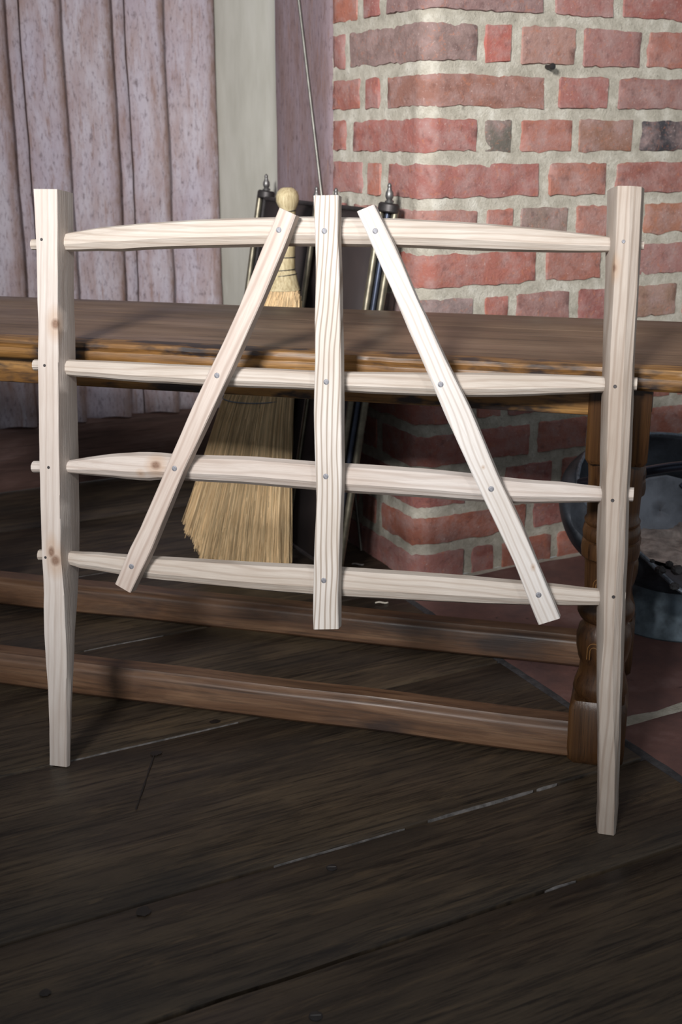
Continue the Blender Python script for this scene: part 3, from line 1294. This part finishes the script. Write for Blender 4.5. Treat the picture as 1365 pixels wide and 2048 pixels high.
# rails: (column, top row, bottom row)
W0 = -.024
rails = [
    ([(130, 467, 503), (165, 461, 503), (200, 455, 502), (250, 450, 503), (290, 446, 500), (340, 443, 498), (400, 439, 496.5), (450, 437, 495.5), (520, 435, 494), (560, 434, 493), (640, 433, 493), (720, 435.5, 494),
      (800, 437, 495), (850, 440, 497), (910, 443, 499.5), (970, 447, 502), (1040, 453, 504), (1100, 459, 505), (1160, 466, 505.5), (1218, 473, 504.5)], (65, 478, 500), (1289, 483, 499)),
    ([(132, 719, 751), (160, 720, 754), (200, 721, 757), (250, 723, 762), (300, 725.5, 765.5), (340, 728, 767), (420, 731, 772), (500, 735, 775.5), (560, 737.5, 777), (630, 741, 780), (690, 743, 784), (760, 744, 788),
      (860, 745, 792), (940, 745, 794), (1000, 746, 794), (1060, 747, 792), (1100, 748.5, 790), (1150, 750.5, 788), (1208, 753, 785)], (69, 719, 741), (1275, 755, 781)),
    ([(135, 921, 946), (175, 914.5, 950), (220, 908, 954), (255, 905.5, 958), (278, 904, 960), (300, 904, 961), (322, 905, 959), (350, 908, 960), (403, 910, 963), (492, 912, 968), (560, 917, 974), (622, 922, 979),
      (687, 926, 985), (770, 931, 990), (860, 938, 996), (939, 946, 1002), (1027, 956, 1006.5), (1070, 960, 1007), (1120, 963, 1006), (1160, 968, 1005), (1204, 973, 1004)], (67, 922, 945), (1268, 975, 1003)),
    ([(141, 1102, 1129), (165, 1103, 1137), (201, 1104, 1142), (234, 1107, 1148), (270, 1109.5, 1154), (330, 1113, 1161), (400, 1117, 1168), (500, 1123, 1178), (560, 1126, 1184), (622, 1129, 1189), (679, 1133, 1193),
      (770, 1139, 1198), (860, 1145, 1202.5), (940, 1151, 1206), (992, 1156, 1208), (1060, 1162, 1210), (1120, 1168, 1211), (1160, 1173, 1211), (1199, 1177, 1210.5)], (79, 1099, 1120), (1252, 1182, 1203)),
]
for ri, (pts_, tl, tr) in enumerate(rails):
    secs = []
    prs = random.Random(ri + 5)
    nph = 10
    jf = [1 + prs.uniform(-.05, .05) for _ in range(nph)]

    def ring(pc, hh, wd, sq=0.0):
        out = []
        for k in range(nph):
            an = 2 * math.pi * (k + .5) / nph
            c2, s2 = math.cos(an), math.sin(an)
            out.append(pc + HV * (hh * s2 / math.sin(2 * math.pi * 2.5 / nph) if abs(s2) < 2 else 0) * 1.0 * (1 if abs(s2) > .9 else jf[k]) + HN * (wd * c2 * jf[k]))
        return out
    first = pts_[0]
    last = pts_[-1]
    seq = []
    seq.append(tl)
    seq.append((tl[0] + 40, tl[1] - .5, tl[2] + .5))
    seq += pts_
    seq.append(((last[0] + tr[0]) / 2, (last[1] + tr[1]) / 2, (last[2] + tr[2]) / 2))
    seq.append(tr)
    for x, y0, y1 in seq:
        pt, pb = hp(x, y0, W0), hp(x, y1, W0)
        v0, v1 = huv(pt)[1], huv(pb)[1]
        u_ = huv(hp(x, (y0 + y1) / 2, W0))[0]
        hh = (v0 - v1) / 2
        secs.append(ring(hpt(u_, (v0 + v1) / 2, W0), hh, min(hh * 1.02, .0155)))
    mb = MB()
    mb.loft(resample(secs, .01, .0006, ri * 7), axis=HU, off=(ri * .3, ri * .2, 0))
    mb.build('rail', M['ash_knot'] if ri == 2 else M['ash'], hurdle, smooth=24)


# braces
def strip(name, left, right, wfront, thick, m_, side=0.0, seed=0, axis=None, bev=.0012):
    """left/right: matching lists of picture points of the front face"""
    secs_ = []
    for (xa, ya), (xb, yb) in zip(left, right):
        A, B = hp(xa, ya, wfront), hp(xb, yb, wfront)
        d_ = (B - A).normalized()
        secs_.append([A + d_ * bev, B - d_ * bev, B - HN * bev, B - HN * thick + d_ * side, A - HN * thick, A - HN * bev])
    m2 = MB()
    m2.loft(resample(secs_, .012, .0004, seed), axis=axis, off=(seed * .17, 0, 0))
    return m2.build(name, m_, hurdle, smooth=20)


WF = .0085
ul = [(627, 391), (630, 470), (631.5, 560), (630, 640), (630, 720), (628, 800), (628.5, 870), (631, 940), (633, 1000), (630.5, 1060), (628, 1120), (626.5, 1190), (627, 1259)]
ur = [(677, 390), (676, 470), (679.5, 560), (680.5, 640), (682, 720), (682.5, 800), (683, 870), (683.5, 940), (682.5, 1000), (680, 1060), (678, 1120), (676.5, 1190), (677, 1258)]
upright = strip('upright', ul, ur, WF, .017, M['ash_grain'], 0, 2, -HV)
ll = [(559, 415), (541, 459), (523, 501), (497, 566), (471, 631), (448, 681), (425, 728), (384, 816), (342.5, 911.6), (310, 988), (280, 1057), (260, 1096), (230, 1168)]
lr = [(591.5, 430), (575, 475), (557, 520.5), (529, 588), (500, 655), (471, 720), (445, 776), (404, 864), (366, 944.6), (334, 1022), (303, 1098), (284, 1138), (260.5, 1186)]
brace_l = strip('brace', ll, lr, WF, .017, M['ash_brace'], 0, 3)
rl_ = [(714, 423), (741, 483), (767, 543), (783, 577), (797, 612), (828, 684), (860, 757), (897, 844), (923, 900), (949, 957), (988, 1040), (1027, 1122), (1054, 1190), (1078, 1250)]
rr_ = [(748, 409), (769, 451), (790, 494), (812, 545), (833, 596), (860, 652), (890, 718), (939, 816), (967, 883), (995, 950), (1020, 1001), (1044, 1052), (1083, 1146), (1120.5, 1237)]
brace_r = strip('brace', rl_, rr_, WF, .017, M['ash_white'], 0, 4)


def nail(px, py, w, parent, r=.0032, dark=False):
    p = hp(px, py, w)
    m2 = MB()
    m2.lathe(p - HN * .001, HN, [(0, r), (.0010, r), (.0013, r * .85), (.00125, r * .3)], 14)
    m2.build('nail', M['nail'] if not dark else M['iron'], parent)


for par, lst in ((brace_l, [(558, 460), (434, 751), (349, 937), (263, 1133)]), (upright, [(649, 462), (653, 764), (652, 953), (648, 1161)]), (brace_r, [(751, 462), (882, 769), (983, 978), (1078, 1190)])):
    for x, y in lst:
        nail(x, y, WF, par)
for x, y in ((83, 479), (89, 731), (97, 935), (91, 1115)):
    nail(x, y, 0, post_l, .0018, True)
for x, y, dk in ((1248, 483, False), (1231, 773, True), (1226, 1001, True), (1228, 1194, True)):
    nail(x, y, .001, post_r, .0019, dk)

# ---------------------------------------------------------------- folding fire screen leaning on the chimney side
db = at_floor(645, 1156)
da, dbb = (db - CO).dot(U), (db - CO).dot(T)
ztop = .62
# near post top: on the left side of the chimney, same place along the wall
topa = -.028
Lh = .0
bD = solve_px(790, ab(topa, 0, ztop), T, -.1, 1)
bA = solve_px(543, ab(topa, 0, ztop), T, -.1, 1.2)
bB = solve_px(652, ab(topa, 0, ztop), T, -.1, 1.2)
bC = solve_px(691, ab(topa, 0, ztop), T, -.1, 1.2)
ztD = CAMH - (CAMH - 0) * 0
# height from the picture: cap of the near post at row 412
pt = at_plane(790, 412, U, ab(topa, 0))
SZ = pt.z
base_a = min(da, -.10)
print('screen', da, dbb, bD, bA, bB, bC, SZ)
Vs = (ab(topa, 0, SZ) - ab(base_a, 0, 0)).normalized()
LS = (ab(topa, 0, SZ) - ab(base_a, 0, 0)).length
Ns = T.cross(Vs).normalized()
if Ns.dot(U) > 0: Ns = -Ns
screen = thing('fire_screen', 'folded dark mesh fire screen with brass posts, leaning on the chimney behind the broom', 'fire screen', ab(base_a, (bD + bA) / 2, 0))


def sp(b_, h, o=0.0):
    return ab(base_a, b_, 0) + Vs * h + Ns * o


def finial(b_, o, h, parent):
    m2 = MB()
    m2.lathe(sp(b_, h, o), UP, [(0, .007), (.003, .0075), (.005, .0045), (.008, .006), (.011, .0068), (.016, .0062), (.020, .0040), (.024, .0030), (.026, .0036), (.029, .0030), (.031, .001)], 16)
    m2.build('finial', M['pewter'], parent)


def leaf(b0, b1, o, name):
    m2 = MB()
    r_ = .004
    for (p, q) in (((b0, .03), (b0, LS - .012)), ((b1, .03), (b1, LS - .012)), ((b0, .03), (b1, .03)), ((b0, LS - .012), (b1, LS - .012))):
        m2.tube([sp(p[0], p[1], o), sp(q[0], q[1], o)], r_, 8)
    fr = m2.build(name, M['iron'], screen)
    m2 = MB()
    n_ = 2
    pts_ = [[sp(b0 + (b1 - b0) * i / n_, .03 + (LS - .042) * j / n_, o + k) for j in range(n_ + 1)] for k in (0,) for i in range(n_ + 1)]
    m2.grid(pts_, [[(b0 + (b1 - b0) * i / n_, .03 + (LS - .042) * j / n_, 0) for j in range(n_ + 1)] for i in range(n_ + 1)])
    mm = m2.build('wire_mesh', M['mesh'], fr)
    sm = mm.modifiers.new('s', 'SOLIDIFY')
    sm.thickness = .001
    return fr


leaf(bD + .012, bA - .012, .0, 'main_leaf')
leaf(bD + .012, bC, .016, 'side_leaf')
leaf(bB + .004, bA - .012, .016, 'side_leaf')


def post_s(b_, pair=True):
    m2 = MB()
    m2.tube([sp(b_ - .008, 0, .002), sp(b_ - .008, LS - .008, .002)], .0062, 12)
    a = m2.build('screen_post', M['brass'], screen)
    if pair:
        m2 = MB()
        m2.tube([sp(b_ + .010, .0, .018), sp(b_ + .010, LS - .008, .018)], .0062, 12)
        m2.build('screen_post', M['brass'], screen)
        m2 = MB()
        m2.tube([sp(b_ + .001, .01, .010), sp(b_ + .001, LS - .008, .010)], .005, 10)
        m2.build('hinge_rod', M['bluesteel'], screen)
        m2 = MB()
        secs_ = []
        for h_, k_ in ((-.012, .9), (-.010, 1), (0, 1), (.003, .85)):
            cc_ = sp(b_ + .001, LS + h_, .010)
            secs_.append([cc_ + (T * math.cos(t) * .019 + Ns * math.sin(t) * .0165) * k_ for t in [2 * math.pi * i / 24 for i in range(24)]])
        m2.loft(secs_)
        cp = m2.build('post_cap', M['iron'], screen)
        finial(b_ + .001, .010, LS + .003, cp)


post_s(bD)
post_s(bA)
for b_ in (bB, bC):
    m2 = MB()
    m2.tube([sp(b_, .02, .016), sp(b_, LS - .012, .016)], .0055, 12)
    a = m2.build('screen_post', M['brass'], screen)
    finial(b_, .016, LS - .012, a)

# ---------------------------------------------------------------- long metal rod leaning in the corner
pn = -U
q0 = at_plane(597, 0, U, ab(-.0105, 0))
q1 = at_plane(641, 385, U, ab(-.0105, 0))
dr = (q1 - q0)
qb = q0 + dr * (q0.z / (q0.z - q1.z))
qb.z = .003
qt = q0 - dr * .45
mb = MB()
npt = 24
pts = []
for k in range(npt + 1):
    p = qb.lerp(qt, k / npt)
    p = p - T * (.004 * math.sin(math.pi * k / npt))
    pts.append(p)
mb.tube(pts, .0027, 10)
tag(mb.build('metal_rod', M['rod'], origin=qb), 'long thin metal rod leaning upright against the dark timber post', 'rod')

# ---------------------------------------------------------------- straw broom
bt_ = at_dist(574, 395, 2.09)
bb_ = at_floor(486, 1142)
print('broom top', bt_, 'a', (bt_ - CO).dot(U), 'screen a at h', base_a + (topa - base_a) * bt_.z / SZ)
broom = thing('straw_broom', 'straw hand broom with rounded bound head standing on its bristles behind the bench', 'broom', (bb_.x, bb_.y, 0))
BS = Vector((math.cos(R(-8)), math.sin(R(-8)), 0))      # across the broom
BN = Vector((-BS.y, BS.x, 0))


def brow(y):
    """distance of the broom at picture row y"""
    t = (y - 395) / (1142 - 395)
    return bt_.y + (bb_.y - bt_.y) * t


def bsec(y, xl, xr, dr_, n_=28, yl=None):
    d_ = brow(y)
    a_ = at_dist(xl, yl or y, d_)
    b2 = at_dist(xr, y, d_)
    c_ = (a_ + b2) / 2
    hx = (b2 - a_) / 2
    out = []
    for k in range(n_):
        t = 2 * math.pi * k / n_
        out.append(c_ + hx * math.cos(t) + BN * (math.sin(t) * dr_))
    return out


# head knob
mb = MB()
secs = [bsec(375, 567, 583, .008), bsec(377, 562, 588, .012), bsec(383, 556, 594, .017), bsec(392, 553, 597, .020), bsec(403, 553.5, 597, .020), bsec(411, 557, 595, .018), bsec(418, 561, 592, .015), bsec(424, 564, 591, .0135),
        bsec(440, 563, 592, .014), bsec(460, 561, 592, .014), bsec(485, 560, 591, .014), bsec(500, 558, 590, .0145), bsec(511, 555, 590, .0145), bsec(514, 556, 589, .0135), bsec(517, 555, 590, .0145), bsec(536, 550, 590, .016),
        bsec(540, 549, 589.5, .0155), bsec(544, 546, 592, .017), bsec(560, 541, 595, .020), bsec(580, 533, 600, .024)]
for s in secs:
    for k in range(len(s)):
        c_ = sum(s, Vector()) / len(s)
        s[k] = c_ + (s[k] - c_) * (1 + .025 * (1 if k % 2 else -1))
mb.loft(resample(secs, .006, 0), axis=-UP)
mb.build('broom_head', M['straw_top'], broom, smooth=60)
for (y, xl, xr, dr_, yl) in ((420, 561, 593, .0152, 426), (514, 555, 591, .0148, 514), (537.5, 549, 591, .0165, 541), (547, 545, 594, .0185, 553)):
    ringp = bsec(y, xl, xr, dr_, 28, yl)
    mb = MB()
    mb.tube(ringp + [ringp[0]], .0008, 6)
    mb.build('binding_wire', M['wire'], broom)
# core of the skirt
core = [(560, 544, 592, .018), (600, 529, 602, .024), (650, 512, 602, .028), (700, 494, 594, .030), (760, 464, 588, .030), (800, 450, 582, .030), (850, 434, 580, .030), (900, 420, 580, .029), (960, 404, 578, .027), (1020, 398, 575, .025), (1070, 420, 572, .022), (1095, 440, 568, .018)]
mb = MB()
cs = []
for y, xl, xr, dr_ in core:
    cs.append(bsec(y, xl, xr, dr_ * .85))
mb.loft(resample(cs, .02, .0), axis=-UP, col=(.5, .45, .4))
mb.build('bristle_core', M['straw'], broom, smooth=60)
ringp = bsec(793, 446, 585, .034)
mb = MB()
mb.tube([p + UP * (-.004 * math.sin(2 * math.pi * k / 28 + math.pi * 1.0) * 1.2) for k, p in enumerate(ringp)] + [ringp[0]], .001, 6)
mb.build('binding_thread', M['thread'], broom)
# bristles
rs = random.Random(11)
mb = MB()


def skirt(y):
    for i in range(len(core) - 1):
        if core[i][0] <= y <= core[i + 1][0]:
            t = (y - core[i][0]) / (core[i + 1][0] - core[i][0])
            return tuple(a * (1 - t) + b * t for a, b in zip(core[i][1:], core[i + 1][1:]))
    return core[-1][1:] if y > core[-1][0] else core[0][1:]


LFT = [(560, 543), (600, 527), (700, 492), (800, 447), (850, 430), (900, 415), (960, 398), (1030, 377), (1125, 350)]
RGT = [(560, 593), (600, 603), (700, 595), (800, 584), (850, 582), (900, 582), (960, 580), (1030, 577), (1125, 572)]


def li(tab, y):
    for i in range(len(tab) - 1):
        if y <= tab[i + 1][0]:
            t = (y - tab[i][0]) / (tab[i + 1][0] - tab[i][0])
            return tab[i][1] * (1 - t) + tab[i + 1][1] * t
    return tab[-1][1]


for k in range(2600):
    f_ = rs.random()                    # left..right
    ph = rs.random()
    dd = math.sqrt(rs.random())
    side = -1 if rs.random() < .78 else 1
    # cut line: the left side of the broom is shorter
    yend = 1032 + 106 * min(1, f_ / .42) ** .8 + rs.uniform(-1, .25) * 26 * rs.random() + 7 * math.sin(f_ * 31)
    yend = min(yend, 1142)
    ystart = 562 + rs.random() ** 2 * 300
    pts = []
    npn = 7
    wv1, wv2 = rs.uniform(-.5, .5), rs.uniform(-1, 1)
    rs2 = rs.uniform(-1, 1)
    shade = rs.uniform(.5, 1.2)
    if abs(math.sin(f_ * 23 + .6)) < .16: shade *= .65
    for i in range(npn):
        t = i / (npn - 1)
        y = ystart + (yend - ystart) * t
        xl, xr = li(LFT, y), li(RGT, y)
        xr += 5 * math.sin(k * 1.7) * t * t
        x = xl + (xr - xl) * min(1.04, max(-.05, f_ + (.035 * rs2 * t ** 3) + .012 * wv1 * math.sin(t * 5 + wv2) * t * 2 + .02 * wv2 * t * t))
        _, _, dr_ = skirt(y)
        u2 = max(-1, min(1, (f_ - .5) * 2))
        dn = side * dr_ * math.sqrt(max(0, 1 - u2 * u2 * .92)) * (.8 + .28 * dd)
        p = at_dist(x, y, brow(y)) + BN * dn
        if p.z < .002: p.z = .002
        pts.append(p)
    mb.tube(pts, [.0006, .00085, .0009, .0009, .00085, .0007, .0005], 3, cap=False, off=(rs.random() * 3, 0, 0), col=(shade, shade * .96, shade * .9))
o = mb.build('bristles', M['straw'], broom, smooth=0)
o['kind'] = 'stuff'

# ---------------------------------------------------------------- coal scuttle
sc0 = at_floor(1345, 1235)
scut = thing('coal_scuttle', 'open black iron coal scuttle on a flared foot, standing on the red hearth tiles', 'coal scuttle', sc0)
NS = 40


def loop_interp(tab, k):
    ang = 360 * k / NS
    t_ = sorted(tab.items())
    for i in range(len(t_)):
        a0, p0 = t_[i]
        a1, p1 = t_[(i + 1) % len(t_)]
        if a1 <= a0: a1 += 360
        if a0 <= ang < a1:
            am, pm = t_[i - 1]
            an_, pn_ = t_[(i + 2) % len(t_)]
            return cr(pm, p0, p1, pn_, (ang - a0) / (a1 - a0))
    return t_[0][1]


def ell(z, rl, rr, rf, rb):
    """rounded loop about the foot: reach to the left, right, front, back"""
    out = []
    for k in range(NS):
        t = 2 * math.pi * k / NS
        c_, s_ = math.cos(t), math.sin(t)
        out.append(Vector((sc0.x + c_ * (rr if c_ > 0 else rl), sc0.y + s_ * (rb if s_ > 0 else rf), z)))
    return out


rim = {0: at_dist(1520, 1000, 1.82), 45: at_dist(1470, 905, 1.92), 90: at_dist(1345, 869, 1.955), 135: at_dist(1215, 878, 1.93), 165: at_dist(1165, 918, 1.865), 195: at_dist(1160, 985, 1.80), 225: at_dist(1212, 1045, 1.72), 250: at_dist(1290, 1115, 1.665), 280: at_dist(1385, 1196, 1.60),
       310: at_dist(1470, 1190, 1.62), 335: at_dist(1520, 1090, 1.70)}
rimp = [loop_interp(rim, k) for k in range(NS)]
l1 = ell(.070, .080, .080, .080, .080)
l2 = ell(.085, .125, .120, .095, .12)
l3 = ell(.120, .172, .165, .115, .16)
l4 = ell(.175, .192, .185, .13, .175)
# shell between belly and rim, bulging on the hooded left and back
l5 = []
for k in range(NS):
    t = 2 * math.pi * k / NS
    a_ = l4[k].lerp(rimp[k], .6)
    hood = max(0, -math.cos(t) * .9 + math.sin(t) * .4)
    c_ = Vector((sc0.x, sc0.y, a_.z))
    a_ = a_ + (a_ - c_).normalized() * (.022 * hood) + UP * .012 * hood
    if t > math.pi * 1.15 and t < math.pi * 1.9:
        a_ = l3[k].lerp(rimp[k], .6)
    l5.append(a_)
l4 = [l4[k] if not (math.pi * 1.15 < 2 * math.pi * k / NS < math.pi * 1.9) else l3[k].lerp(rimp[k], .3) for k in range(NS)]
mb = MB()
mb.loft([l1, l2, l3, l4, l5, rimp], axis=UP, cap=False)
o = mb.build('scuttle_body', M['scuttle'], scut, smooth=60)
sm = o.modifiers.new('sub', 'SUBSURF')
sm.levels = 2
sm.render_levels = 2
sm = o.modifiers.new('sol', 'SOLIDIFY')
sm.thickness = .0022
mb = MB()
mb.tube(rimp + [rimp[0], rimp[1]], .0035, 8, cap=False)
mb.build('rolled_rim', M['rim'], o)
mb = MB()
mb.lathe((sc0.x, sc0.y, 0), UP, [(0, .104), (.004, .106), (.008, .103), (.03, .094), (.06, .082), (.075, .080)], 48)
mb.build('flared_foot', M['zinc'], scut, smooth=50)
# bail handle
hpnts = [at_dist(1163, 965, 1.80), at_dist(1200, 958, 1.74), at_dist(1270, 946, 1.68), at_dist(1365, 932, 1.66), at_dist(1440, 935, 1.68), at_dist(1520, 985, 1.80)]
pts = []
for i in range(len(hpnts) - 1):
    p0, p1, p2, p3 = hpnts[max(0, i - 1)], hpnts[i], hpnts[i + 1], hpnts[min(len(hpnts) - 1, i + 2)]
    for k in range(6): pts.append(cr(p0, p1, p2, p3, k / 6))
pts.append(hpnts[-1])
mb = MB()
mb.tube(pts, .0072, 12)
mb.build('bail_handle', M['bluesteel'], scut)
# ashes and cinders inside the scuttle
mb = MB()
ctr = Vector((sc0.x + .01, sc0.y - .0, .14))
rows_ = []
for i in range(9):
    t = i / 8
    row = []
    for k in range(NS):
        inner = l3[k].lerp(l4[k], .5)
        inner = Vector((inner.x, inner.y, .128)).lerp(l5[k] if math.pi * 1.2 < 2 * math.pi * k / NS < math.pi * 1.85 else Vector((inner.x, inner.y, .135)), .45)
        p = Vector((ctr.x, ctr.y, .142)).lerp(inner, t * .93)
        p.z += .010 * N((p.x * 30, p.y * 30, 0)) + .006 * N((p.x * 80, p.y * 80, 4))
        row.append(p)
    rows_.append(row)
mb.grid(rows_, closed=True)
ash = mb.build('ash_heap', M['ashes'], origin=ctr, smooth=60)
tag(ash, 'grey ashes lying in the coal scuttle', 'ash')
ash['kind'] = 'stuff'
for px, py, r in ((1322, 1140, .008), (1340, 1128, .006), (1356, 1140, .010), (1350, 1172, .007), (1306, 1122, .004)):
    p = at_plane(px, py, UP, Vector((0, 0, .155)))
    mb = MB()
    secs = []
    for i in range(7):
        la = math.pi * (i + .01) / 6.02
        secs.append([p + Vector((math.sin(la) * math.cos(t), math.sin(la) * math.sin(t), math.cos(la) * .7)) * r * (1 + .35 * N((i * .9, t, px))) for t in [2 * math.pi * k / 9 for k in range(9)]])
    mb.loft(secs)
    o = mb.build('cinder', M['coal'], origin=p, smooth=0)
    tag(o, 'small black cinder lying on the ashes in the scuttle', 'cinder', 'cinders on the ashes')
# shovel blade standing in the scuttle
sh = [(1272, 968, 1.83), (1300, 955, 1.85), (1335, 950, 1.87), (1375, 960, 1.88), (1400, 1000, 1.86), (1400, 1060, 1.83), (1375, 1100, 1.80), (1340, 1106, 1.79), (1305, 1098, 1.785), (1280, 1078, 1.785), (1264, 1050, 1.79), (1262, 1005, 1.81)]
pl_ = [at_dist(*p) for p in sh]
c_ = sum(pl_, Vector()) / len(pl_)
mb = MB()
rows_ = []
for t in (.02, .35, .7, .93, 1.0):
    rows_.append([c_.lerp(p, t) + Vector((0, .016 * (1 - t * t), 0)) for p in pl_])
mb.grid(rows_, closed=True)
shov = thing('coal_shovel', 'grey steel shovel blade standing inside the black coal scuttle', 'shovel', (c_.x, c_.y, c_.z - .06))
o = mb.build('blade', M['scuttle_in'], shov, smooth=60)
sm = o.modifiers.new('sol', 'SOLIDIFY')
sm.thickness = .002
mb = MB()
mb.tube([at_dist(1360, 975, 1.875), at_dist(1400, 940, 1.90), at_dist(1500, 850, 1.96)], .006, 10)
mb.build('handle', M['bluesteel'], shov)

# ---------------------------------------------------------------- small things
p = at_plane(1094, 134, T, ab(0, 0))
mb = MB()
mb.tube([p + T * .006, p - T * .016 + U * -.002], .0034, 10)
mb.lathe(p - T * .016 + U * -.002, -T, [(0, .0048), (.002, .0055), (.0045, .0048), (.005, .002)], 12)
tag(mb.build('iron_nail', M['iron'], origin=p), 'dark iron nail sticking out of the mortar high on the brick wall', 'nail')


def scrap(name, px, py, L, W, ang, label, seed, m_=None):
    p = at_floor(px, py)
    m2 = MB()
    d_ = Vector((math.cos(ang), math.sin(ang), 0))
    e_ = Vector((-d_.y, d_.x, 0))
    pts_ = []
    for i in range(9):
        t = i / 8 - .5
        w_ = W * (1 - abs(t) * 1.5) * (1 + .6 * N((i, seed, 0))) + .0006
        z_ = .0022 + .0012 * math.sin(i * .7)
        p = p + e_ * (.0012 * N((i * .8, seed, 5)))
        pts_.append([p + d_ * (L * t) - e_ * w_ + UP * (z_ - .0012), p + d_ * (L * t) + UP * z_, p + d_ * (L * t) + e_ * w_ + UP * (z_ - .0008)])
    m2.grid(pts_)
    o = m2.build(name, m_ or M['paper'], origin=p)
    sm_ = o.modifiers.new('s', 'SOLIDIFY')
    sm_.thickness = .0008
    tag(o, label, 'wood shaving')


scrap('wood_shaving', 764, 1207, .022, .0022, .15, 'pale curled wood shaving on the floor under the lowest rail, behind the rear stretcher', 1)
scrap('wood_shaving', 716, 1130, .022, .003, .0, 'dull wood shaving on the dark floor beside the foot of the chimney corner', 5, M['dust'])

for o in bpy.data.objects:
    if '_o' in o:
        del o['_o']
